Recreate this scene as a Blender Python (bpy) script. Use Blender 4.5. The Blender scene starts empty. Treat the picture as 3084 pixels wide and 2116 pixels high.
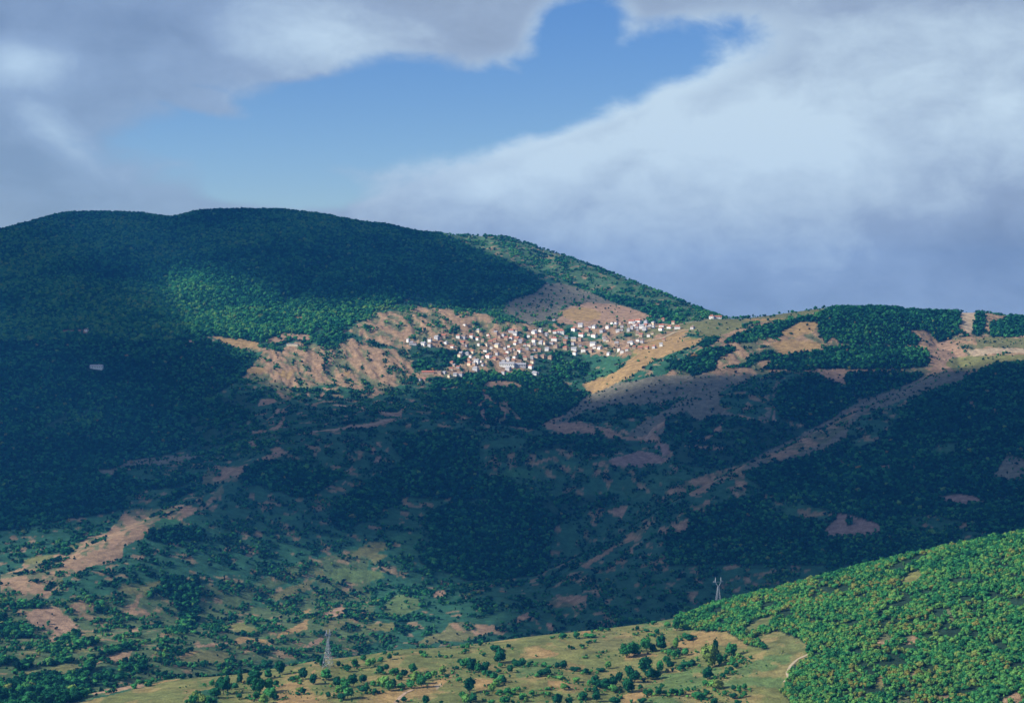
import bpy, bmesh, math, random
import numpy as np
from mathutils import Vector, Matrix

# ------------------------------------------------------------------ camera
F = 1542.0 / math.tan(math.radians(15.0))   # focal length in photo pixels (3084 wide)
CX, HY = 1542.0, 1000.0                     # optical axis column, horizon row
ZC = 400.0                                  # camera height above datum
sc = bpy.context.scene
col = sc.collection
cam_d = bpy.data.cameras.new('camera')
cam_d.sensor_width = 36.0
cam_d.angle = math.radians(30.0)
cam_d.shift_y = -(1058.0 - HY) / 3084.0
cam_d.clip_start = 1.0
cam_d.clip_end = 60000.0
cam = bpy.data.objects.new('camera', cam_d)
cam.location = (0, 0, ZC)
cam.rotation_euler = (math.radians(90), 0, 0)
col.objects.link(cam)
sc.camera = cam

# ------------------------------------------------------------------ light
SUN = Vector((-0.80, -0.24, 0.56)).normalized()     # direction towards the sun
SUN_EL = math.asin(SUN.z)
SUN_ROT = math.atan2(SUN.x, SUN.y)
sun_d = bpy.data.lights.new('sun', 'SUN')
sun_d.energy = 5.0
sun_d.angle = math.radians(0.6)
sun_d.color = (1.0, 0.93, 0.80)
sun = bpy.data.objects.new('sun', sun_d)
sun.rotation_euler = SUN.to_track_quat('Z', 'Y').to_euler()
sun.location = SUN * 3000
col.objects.link(sun)

world = bpy.data.worlds.new('World')
sc.world = world
world.use_nodes = True
sc.view_settings.view_transform = 'Standard'
sc.view_settings.look = 'None'
sc.view_settings.gamma = 1.0
sc.view_settings.exposure = 0.65
sc.view_settings.use_curve_mapping = False
sc.cycles.max_bounces = 4
sc.cycles.diffuse_bounces = 2
sc.cycles.volume_bounces = 1
sc.cycles.transparent_max_bounces = 8
sc.cycles.use_denoising = True


class NT:
    """small helper that writes shader / geometry node trees"""
    def __init__(self, tree, clear=True):
        self.t = tree
        if clear:
            tree.nodes.clear()

    def n(self, kind, **kw):
        nd = self.t.nodes.new(kind)
        for k, v in kw.items():
            setattr(nd, k, v)
        return nd

    def put(self, sock, v):
        if hasattr(v, 'is_linked') or isinstance(v, bpy.types.NodeSocket):
            self.t.links.new(v, sock)
        else:
            sock.default_value = v

    def math(self, op, a, b=0.0, c=None, clamp=False):
        nd = self.n('ShaderNodeMath', operation=op, use_clamp=clamp)
        self.put(nd.inputs[0], a)
        self.put(nd.inputs[1], b)
        if c is not None:
            self.put(nd.inputs[2], c)
        return nd.outputs[0]

    def step(self, v, lo, hi, a=0.0, b=1.0):
        nd = self.n('ShaderNodeMapRange', interpolation_type='SMOOTHSTEP')
        self.put(nd.inputs['Value'], v)
        nd.inputs['From Min'].default_value = lo
        nd.inputs['From Max'].default_value = hi
        nd.inputs['To Min'].default_value = a
        nd.inputs['To Max'].default_value = b
        return nd.outputs['Result']

    def mix(self, f, a, b, blend='MIX'):
        nd = self.n('ShaderNodeMix', data_type='RGBA', blend_type=blend)
        self.put(nd.inputs[0], f)
        self.put(nd.inputs[6], a)
        self.put(nd.inputs[7], b)
        return nd.outputs[2]

    def noise(self, vec, scale, detail=4.0, rough=0.55, dist=0.0):
        nd = self.n('ShaderNodeTexNoise')
        if vec is not None:
            self.put(nd.inputs['Vector'], vec)
        nd.inputs['Scale'].default_value = scale
        nd.inputs['Detail'].default_value = detail
        nd.inputs['Roughness'].default_value = rough
        nd.inputs['Distortion'].default_value = dist
        return nd.outputs['Fac']


def build_world():
    w = NT(world.node_tree)
    out = w.n('ShaderNodeOutputWorld')
    bg = w.n('ShaderNodeBackground')
    bg.inputs['Strength'].default_value = 0.081
    w.t.links.new(bg.outputs[0], out.inputs[0])
    sky = w.n('ShaderNodeTexSky', sky_type='NISHITA')
    sky.sun_disc = False
    sky.sun_elevation = SUN_EL
    sky.sun_rotation = SUN_ROT
    sky.altitude = 900.0
    sky.air_density = 1.0
    sky.dust_density = 0.35
    sky.ozone_density = 3.0
    tc = w.n('ShaderNodeTexCoord')
    d = tc.outputs['Generated']
    sep = w.n('ShaderNodeSeparateXYZ')
    w.t.links.new(d, sep.inputs[0])
    X, Y, Z = sep.outputs
    # bearing and elevation of the direction looked at, in radians
    az = w.math('ARCTAN2', X, Y)
    el = w.math('ARCSINE', Z)
    mp = w.n('ShaderNodeMapping')
    mp.inputs['Scale'].default_value = (1.0, 1.0, 1.7)
    w.t.links.new(d, mp.inputs[0])
    dv = mp.outputs[0]
    nb = w.noise(dv, 9.0, 7.0, 0.55, 0.35)      # big shapes
    ns = w.noise(dv, 30.0, 6.0, 0.6, 0.3)       # ragged edges
    nl = w.noise(dv, 2.6, 2.0, 0.5, 0.0)        # weather scale, whole sky

    def ell(px, py, a, b, rot=0.0):
        """1 inside centre, 0 on the ellipse, negative outside; sizes in photo pixels"""
        u0, v0 = math.atan((px - CX) / F), math.atan((HY - py) / F)
        du = w.math('SUBTRACT', az, u0)
        dv_ = w.math('SUBTRACT', el, v0)
        c, s = math.cos(rot), math.sin(rot)
        p = w.math('ADD', w.math('MULTIPLY', du, c * F / a), w.math('MULTIPLY', dv_, s * F / a))
        q = w.math('ADD', w.math('MULTIPLY', du, -s * F / b), w.math('MULTIPLY', dv_, c * F / b))
        l = w.math('SQRT', w.math('ADD', w.math('MULTIPLY', p, p), w.math('MULTIPLY', q, q)))
        return w.math('SUBTRACT', 1.0, l)

    def mx(*v):
        r = v[0]
        for k in v[1:]:
            r = w.math('SMOOTH_MAX', r, k, 0.25)
        return r
    holes = mx(ell(1600, 290, 580, 118, 0.26), ell(960, 390, 560, 160, 0.14), ell(1745, 110, 150, 120, 0.3),
               ell(640, 430, 220, 75, 0.0), ell(860, 560, 260, 65, 0.0))
    out_of = w.math('MAXIMUM', w.step(w.math('ABSOLUTE', w.math('SUBTRACT', el, 0.02)), 0.20, 0.42), w.step(w.math('ABSOLUTE', az), 0.34, 0.6))
    gaps = w.math('ADD', w.math('MULTIPLY', w.math('SUBTRACT', nl, 0.47), 6.0), 0.85)   # blue gaps over the rest of the sky
    far = w.math('SUBTRACT', w.math('MULTIPLY', out_of, gaps), 1.0)
    bits = mx(ell(640, 330, 170, 42, -0.25), ell(520, 290, 200, 30, -0.1), ell(760, 190, 330, 60, -0.1), ell(1600, 250, 130, 40, -0.5))
    hole = w.math('MAXIMUM', holes, far)
    field = w.math('SUBTRACT', w.math('ADD', w.math('MULTIPLY', w.math('SUBTRACT', nb, 0.5), 1.5),
                                      w.math('MULTIPLY', w.math('SUBTRACT', ns, 0.5), 1.15)),
                   w.math('MULTIPLY', w.math('MAXIMUM', hole, -0.85), 1.5))
    field = w.math('ADD', field, w.math('MULTIPLY', w.math('MAXIMUM', bits, 0.0), 0.8))
    cover = w.math('MULTIPLY', w.step(field, -0.22, 0.48), w.step(az, -0.20, -0.02, 0.74, 1.0))
    # how bright the cloud is: sunlit crowns against grey bases
    lum = mx(ell(2350, 400, 1250, 430, 0.2), ell(1650, 500, 800, 190, 0.2), ell(3050, 360, 420, 300, 0.0),
             ell(950, 110, 400, 130, -0.2), ell(60, 220, 200, 90, 0.0), w.math('SUBTRACT', ell(160, 410, 260, 90, -0.7), 0.35))
    dark = mx(ell(300, 90, 700, 95, 0.03), ell(120, 580, 380, 140, -0.4), w.math('SUBTRACT', ell(2850, 760, 800, 170, -0.15), 0.3),
              ell(2750, 10, 500, 80, 0.0))
    b = w.math('ADD', w.math('MULTIPLY', w.math('MAXIMUM', lum, -0.2), 0.62),
               w.math('MULTIPLY', w.math('SUBTRACT', nb, 0.5), 0.85))
    b = w.math('ADD', b, w.math('MULTIPLY', w.math('SUBTRACT', ns, 0.5), 0.75))
    b = w.math('SUBTRACT', b, w.math('MULTIPLY', w.math('MAXIMUM', dark, 0.0), 0.24))
    rim = w.math('MULTIPLY', w.step(field, 0.12, 0.75, 1.0, 0.0), w.step(az, -0.12, 0.02))
    b = w.math('ADD', w.math('ADD', b, w.math('MULTIPLY', rim, 0.26)), 0.43)
    ramp = w.n('ShaderNodeValToRGB')
    ramp.color_ramp.elements[0].position = 0.0
    ramp.color_ramp.elements[0].color = (0.190, 0.250, 0.350, 1)
    ramp.color_ramp.elements[1].position = 1.0
    ramp.color_ramp.elements[1].color = (0.47, 0.59, 0.69, 1)
    e = ramp.color_ramp.elements.new(0.45)
    e.color = (0.265, 0.345, 0.47, 1)
    w.put(ramp.inputs[0], b)
    cl = w.n('ShaderNodeVectorMath', operation='SCALE')
    w.t.links.new(ramp.outputs[0], cl.inputs[0])
    cl.inputs['Scale'].default_value = 10.0
    hs = w.n('ShaderNodeHueSaturation')
    hs.inputs['Saturation'].default_value = 1.32
    hs.inputs['Hue'].default_value = 0.515
    hs.inputs['Value'].default_value = 0.93
    w.t.links.new(sky.outputs[0], hs.inputs['Color'])
    fin = w.mix(cover, hs.outputs[0], cl.outputs[0])
    w.t.links.new(fin, bg.inputs['Color'])


build_world()

# ------------------------------------------------------------------ noise
def hash2(ix, iy, seed):
    h = (ix.astype(np.int64) * 374761393 + iy.astype(np.int64) * 668265263 + seed * 974634541) & 0xFFFFFFFF
    h = ((h ^ (h >> 13)) * 1274126177) & 0xFFFFFFFF
    h = (h ^ (h >> 16)) & 0xFFFFFF
    return h / float(0xFFFFFF)


def vnoise(x, y, seed=0):
    x0, y0 = np.floor(x), np.floor(y)
    fx, fy = x - x0, y - y0
    fx, fy = fx * fx * (3 - 2 * fx), fy * fy * (3 - 2 * fy)
    x0, y0 = x0.astype(np.int64), y0.astype(np.int64)
    a, b = hash2(x0, y0, seed), hash2(x0 + 1, y0, seed)
    c, d = hash2(x0, y0 + 1, seed), hash2(x0 + 1, y0 + 1, seed)
    return a + (b - a) * fx + (c - a) * fy + (a - b - c + d) * fx * fy


def fbm(x, y, seed=0, octv=4, rough=0.5):
    s, amp, tot = 0.0, 1.0, 0.0
    for k in range(octv):
        s = s + amp * vnoise(x * 2 ** k, y * 2 ** k, seed + 17 * k)
        tot += amp
        amp *= rough
    return s / tot


def gauss(a, sig, axis):
    r = int(3 * sig + 1)
    k = np.exp(-0.5 * (np.arange(-r, r + 1) / sig) ** 2)
    k /= k.sum()
    pad = [(0, 0), (0, 0)]
    pad[axis] = (r, r)
    p = np.pad(a, pad[:a.ndim] if a.ndim == 2 else [(r, r)], mode='edge')
    out = np.zeros_like(a, dtype=float)
    for i, kk in enumerate(k):
        sl = [slice(None)] * a.ndim
        sl[axis] = slice(i, i + a.shape[axis])
        out += kk * p[tuple(sl)]
    return out


# ------------------------------------------------------------------ terrain
# each curve: photo column -> (photo row, distance); the rows are the ridge and valley lines of the land
def curve(rows):
    a = np.array(rows, float)
    return lambda x: (np.interp(x, a[:, 0], a[:, 1]), np.interp(x, a[:, 0], a[:, 2]))


def zof(y, dist):
    return ZC - (y - HY) / F * dist


k_front = curve([(-400, 2280, 1330), (0, 2260, 1340), (600, 2220, 1360), (1500, 2200, 1380), (3084, 2230, 1340), (3500, 2230, 1320)])
k_crest = curve([(-400, 2230, 1400), (0, 2190, 1470), (350, 2116, 1540), (540, 2056, 1610), (710, 2027, 1660), (947, 1981, 1700), (1100, 1964, 1735),
                 (1208, 1946, 1750), (1310, 1942, 1760), (1436, 1929, 1770), (1616, 1905, 1790), (1805, 1886, 1810), (1960, 1866, 1830),
                 (2089, 1841, 1850), (2156, 1812, 1860), (2315, 1772, 1860), (2457, 1735, 1860), (2694, 1673, 1860), (2931, 1622, 1855),
                 (3084, 1594, 1850), (3500, 1540, 1850)])
k_emerge = curve([(-400, 2140, 1700), (0, 2090, 1760), (350, 2060, 1830), (710, 2020, 2020), (1100, 1972, 2230), (1650, 1912, 2400),
                  (2154, 1822, 2500), (3084, 1608, 2520), (3500, 1560, 2520)])
k_rib = curve([(-400, 2000, 1880), (0, 1960, 1990), (500, 1900, 2180), (900, 1850, 2380), (1330, 1785, 2590), (1645, 1712, 2720), (1858, 1612, 2800), (2057, 1500, 2880),
               (2256, 1393, 3000), (2455, 1287, 3180), (2654, 1188, 3340), (2853, 1099, 3490), (3084, 1048, 3600), (3500, 1010, 3700)])
k_mid = curve([(-400, 1860, 2220), (0, 1738, 2380), (398, 1566, 2640), (637, 1473, 2850), (796, 1345, 3110), (1194, 1245, 3420), (1400, 1290, 3250), (1645, 1335, 3150),
               (1940, 1380, 3150), (2256, 1255, 3260), (2455, 1185, 3460), (2654, 1108, 3600), (2853, 1068, 3720), (3084, 1030, 3820), (3500, 1000, 3880)])
k_spur = curve([(-400, 1490, 2900), (0, 1446, 2990), (250, 1400, 3060), (440, 1385, 3100), (660, 1360, 3140), (850, 1300, 3250), (1194, 1215, 3520), (1400, 1240, 3420), (1645, 1275, 3330),
                (1940, 1270, 3330), (2256, 1170, 3460), (2455, 1100, 3560), (2654, 1050, 3680), (2853, 1030, 3790), (3084, 1005, 3880), (3500, 985, 3920)])
k_bowl = curve([(-400, 1340, 3250), (0, 1330, 3300), (300, 1300, 3360), (600, 1235, 3500), (740, 1150, 3680), (900, 1168, 3660), (1200, 1160, 3710), (1450, 1140, 3760), (1600, 1150, 3750),
                (1780, 1195, 3640), (1900, 1125, 3690), (2100, 1055, 3740), (2400, 1000, 3800), (2654, 965, 3870), (2853, 975, 3900), (3084, 975, 3960), (3500, 965, 4000)])
k_foot = curve([(-400, 1010, 4000), (0, 1000, 4020), (300, 985, 4060), (600, 1000, 4010), (900, 1005, 4000), (1200, 958, 4120), (1500, 958, 4150), (1700, 958, 4200), (2000, 966, 4150),
                (2130, 964, 4110), (2210, 963, 4090), (2300, 955, 4060), (2400, 944, 4020), (2470, 934, 4010), (2654, 930, 4020), (2853, 944, 4030), (3084, 960, 4080), (3500, 965, 4100)])
k_sky = curve([(-400, 740, 5200), (0, 690, 5350), (80, 671, 5380), (186, 640, 5400), (318, 635, 5400), (425, 640, 5400), (517, 653, 5380), (584, 635, 5400), (690, 629, 5400), (850, 629, 5400),
               (982, 645, 5400), (1101, 671, 5380), (1155, 672, 5380), (1247, 694, 5360), (1327, 702, 5340), (1433, 704, 5320), (1526, 709, 5300), (1592, 729, 5220), (1712, 769, 5080),
               (1858, 823, 4900), (1990, 875, 4700), (2123, 932, 4480), (2203, 963, 4330), (2282, 954, 4260), (2389, 938, 4220), (2468, 927, 4200), (2530, 931, 4190), (2590, 930, 4180),
               (2690, 929, 4180), (2734, 944, 4190), (2866, 942, 4200), (2920, 938, 4200), (3084, 960, 4250), (3500, 1000, 4300)])

cols_mid = np.arange(-240, 3325, 4.0)
cols = np.concatenate([np.linspace(-3400, -260, 40), cols_mid, np.linspace(3345, 6500, 40)])
rows = np.concatenate([np.array([3., 15., 40.]), np.linspace(90, 1300, 22), np.arange(1310, 1900, 4.5), np.arange(1900, 2700, 6.0),
                       np.arange(2700, 4300, 7.0), np.arange(4300, 5460, 9.0), np.linspace(5480, 9500, 30)])
NC, NR = len(cols), len(rows)
xc = np.clip(cols, -400, 3500)
yF, dF = k_front(xc)
yC, dC = k_crest(xc)
yE, dE = k_emerge(xc)
yR, dR = k_rib(xc)
yM, dM = k_mid(xc)
yS, dS = k_spur(xc)
yB, dB = k_bowl(xc)
yT, dT = k_foot(xc)
yK, dK = k_sky(xc)
zF, zC_, zE, zR = zof(yF, dF), zof(yC, dC), zof(yE, dE), zof(yR, dR)
zM, zS, zB, zT, zK = zof(yM, dM), zof(yS, dS), zof(yB, dB), zof(yT, dT), zof(yK, dK)
ribw = np.clip((xc - 1500) / 250, 0, 1)                       # how far the right-hand rib stands free
lefw = np.clip((700 - xc) / 300, 0, 1)                        # the two ribs on the left
knots_d, knots_z = [], []


def knot(d, z):
    knots_d.append(d)
    knots_z.append(z)


knot(np.full(NC, 0.0), np.full(NC, ZC - 2.0))
knot(np.full(NC, 60.0), np.full(NC, ZC - 32.0))
knot(np.full(NC, 500.0), np.full(NC, ZC - 190.0))
knot(np.full(NC, 1000.0), np.full(NC, ZC - 262.0))
knot(dF, zF)
knot(dC - 60, zF + (zC_ - zF) * (dC - 60 - dF) / (dC - dF) + 1.5)
knot(dC, zC_)
knot(dC + 90, zC_ - 26 * np.clip((xc - 350) / 500, 0.1, 1))
knot(0.5 * (dC + dE) + 60, np.minimum(zC_, zE) - 25 * np.clip((xc - 350) / 600, 0, 1) - 4)
knot(dE, zE)
knot(dR, zR)
knot(dR + 110, zof(yR + 26 * ribw - 14 * (1 - ribw), dR + 110))
knot(dM, zM)
knot(dM + 90, zof(yM + 22 * lefw - 14 * (1 - lefw), dM + 90))
knot(dS, zS)
knot(dS + 100, zof(yS + 10 * lefw - 16 * (1 - lefw), dS + 100))
knot(np.maximum(dB, dS + 150), zB)
knot(dT, zT)
knot(dK, zK)
knot(dK + 500, zK - 60)
knot(dK + 1400, zK - 240)
knot(np.full(NC, 9600.0), np.full(NC, 60.0))
KD, KZ = np.array(knots_d), np.array(knots_z)
fine = np.arange(0, 9600, 5.0)
Zg = np.empty((NR, NC))
for c in range(NC):
    o = np.argsort(KD[:, c])
    zf = np.interp(fine, KD[o, c], KZ[o, c])
    Zg[:, c] = np.interp(rows, fine, zf)
# round the knots off along the view, lightly
core = (rows > 1310) & (rows < 5460)
for a, b, s in ((1310, 1900, 5.0), (1900, 2700, 6.0), (2700, 4300, 5.5), (4300, 5460, 4.5)):
    m = (rows >= a - 60) & (rows < b + 60)
    inner = (rows[m] >= a) & (rows[m] < b)
    g = gauss(Zg[m], s, 0)
    idx = np.where(m)[0][inner]
    Zg[idx] = g[inner]
mid = slice(40, 40 + len(cols_mid))
Zg[:, mid] = gauss(Zg[:, mid], 4.0, 1)
Xg = (cols[None, :] - CX) / F * rows[:, None]
Yg = np.repeat(rows[:, None], NC, 1)
# relief
dCg, dKg, dTg = dC[None, :], dK[None, :], dT[None, :]
up = np.clip((Yg - dTg) / (dKg - dTg), 0, 1)
mtn = np.where(Yg > dTg, np.sin(np.pi * np.clip(up, 0, 1)) ** 0.8, 0) * np.clip(((zK - zT)[None, :] - 25) / 240, 0.03, 1)
wx = Xg + 120 * (fbm(Xg / 500, Yg / 500, 5, 3) - 0.5)
Zg += mtn * (np.abs(fbm(wx / 340, Yg / 900, 11, 3) - 0.5) * 2 - 0.28) * 85
val = np.clip((Yg - dCg - 200) / 250, 0, 1) * np.clip((dTg + 60 - Yg) / 200, 0, 1)
Zg += val * ((np.abs(fbm(wx / 260 + 3, Yg / 420, 23, 4) - 0.5) * 2 - 0.25) * 20 + (fbm(Xg / 60, Yg / 60, 31, 3) - 0.5) * 6)
fgm = np.clip((Yg - 1200) / 120, 0, 1) * np.clip((dCg - 25 - Yg) / 160, 0, 1)
Zg += fgm * ((fbm(Xg / 110, Yg / 110, 41, 3) - 0.5) * 9 + (fbm(Xg / 24, Yg / 24, 43, 2) - 0.5) * 1.4)
Zg += (Yg > dCg + 20) * (fbm(Xg / 18, Yg / 18, 47, 2) - 0.5) * 1.2


def ground(X, Y):
    """terrain height under world points"""
    X, Y = np.asarray(X, float), np.asarray(Y, float)
    cpx = CX + F * X / Y
    ci = np.clip(np.interp(cpx, cols, np.arange(NC)), 0, NC - 1.001)
    ri = np.clip(np.interp(Y, rows, np.arange(NR)), 0, NR - 1.001)
    c0, r0 = ci.astype(int), ri.astype(int)
    fc, fr = ci - c0, ri - r0
    return (Zg[r0, c0] * (1 - fc) * (1 - fr) + Zg[r0, c0 + 1] * fc * (1 - fr)
            + Zg[r0 + 1, c0] * (1 - fc) * fr + Zg[r0 + 1, c0 + 1] * fc * fr)


PY = HY - F * (Zg - ZC) / Yg                       # photo row each grid point falls on
RUN = np.minimum.accumulate(np.where(Yg > 1250, PY, 1e9), 0)   # highest land in front of it


def hit(px, py, dmin=1250.0):
    """first point of the land that the sight line through a photo pixel meets"""
    ci = int(np.clip(np.round(np.interp(px, cols, np.arange(NC))), 0, NC - 1))
    prof = HY - F * (ground((px - CX) / F * rows, rows) - ZC) / rows
    ok = (rows > dmin) & (prof <= py)
    i = int(np.argmax(ok)) if ok.any() else int(np.argmin(np.where((rows > dmin) & (rows < 5450), prof, 1e9)))
    d = rows[i]
    if ok.any() and i > 0 and prof[i - 1] > py and rows[i - 1] > dmin - 10:
        t = (prof[i - 1] - py) / (prof[i - 1] - prof[i])
        d = rows[i - 1] + t * (rows[i] - rows[i - 1])
    X = (px - CX) / F * d
    return Vector((X, d, float(ground(X, d))))


# ------------------------------------------------------------------ land cover
VIEWS = {'O': (0, 0, 2324 / 3084), 'A': (1100, 850, 2.1127), 'B': (0, 560, 2.1127), 'C': (0, 1150, 2.1127), 'D': (1000, 1150, 2.1127),
         'E': (2000, 850, 1.9935), 'F': (0, 1600, 2.1127), 'G': (1000, 1600, 2.1127), 'H': (1984, 1516, 2.1127),
         'V1': (1200, 920, 5.1644), 'V2': (1600, 920, 3.8733), 'c1': (0, 1250, 2.905), 'c2': (700, 1100, 3.32), 'c3': (1300, 1100, 3.32),
         'c4': (0, 1700, 3.8333), 'c5': (550, 1650, 3.4233), 'c6': (1100, 1750, 3.8733), 'c7': (1650, 1750, 3.8733), 'c8': (2200, 1700, 2.629)}


def pix(view, x, y):
    ox, oy, s = VIEWS[view]
    return ox + x / s, oy + y / s


# cover kinds: ground colour, tree density
KIND = {
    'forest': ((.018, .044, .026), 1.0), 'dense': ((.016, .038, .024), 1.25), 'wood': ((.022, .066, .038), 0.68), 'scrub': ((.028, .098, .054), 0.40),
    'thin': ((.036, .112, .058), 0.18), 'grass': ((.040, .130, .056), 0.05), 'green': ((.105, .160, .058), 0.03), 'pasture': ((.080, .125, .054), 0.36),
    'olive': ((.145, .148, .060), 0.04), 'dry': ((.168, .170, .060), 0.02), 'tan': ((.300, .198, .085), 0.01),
    'soil': ((.300, .195, .125), 0.03), 'pale': ((.40, .31, .205), 0.0), 'heath': ((.150, .142, .104), 0.07), 'plough': ((.240, .165, .135), 0.0),
    'high': ((.062, .128, .060), 0.22), 'mixed': ((.170, .148, .082), 0.20), 'village': ((.130, .125, .080), 0.30), 'eroded': ((.190, .160, .090), 0.30),
}
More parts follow.
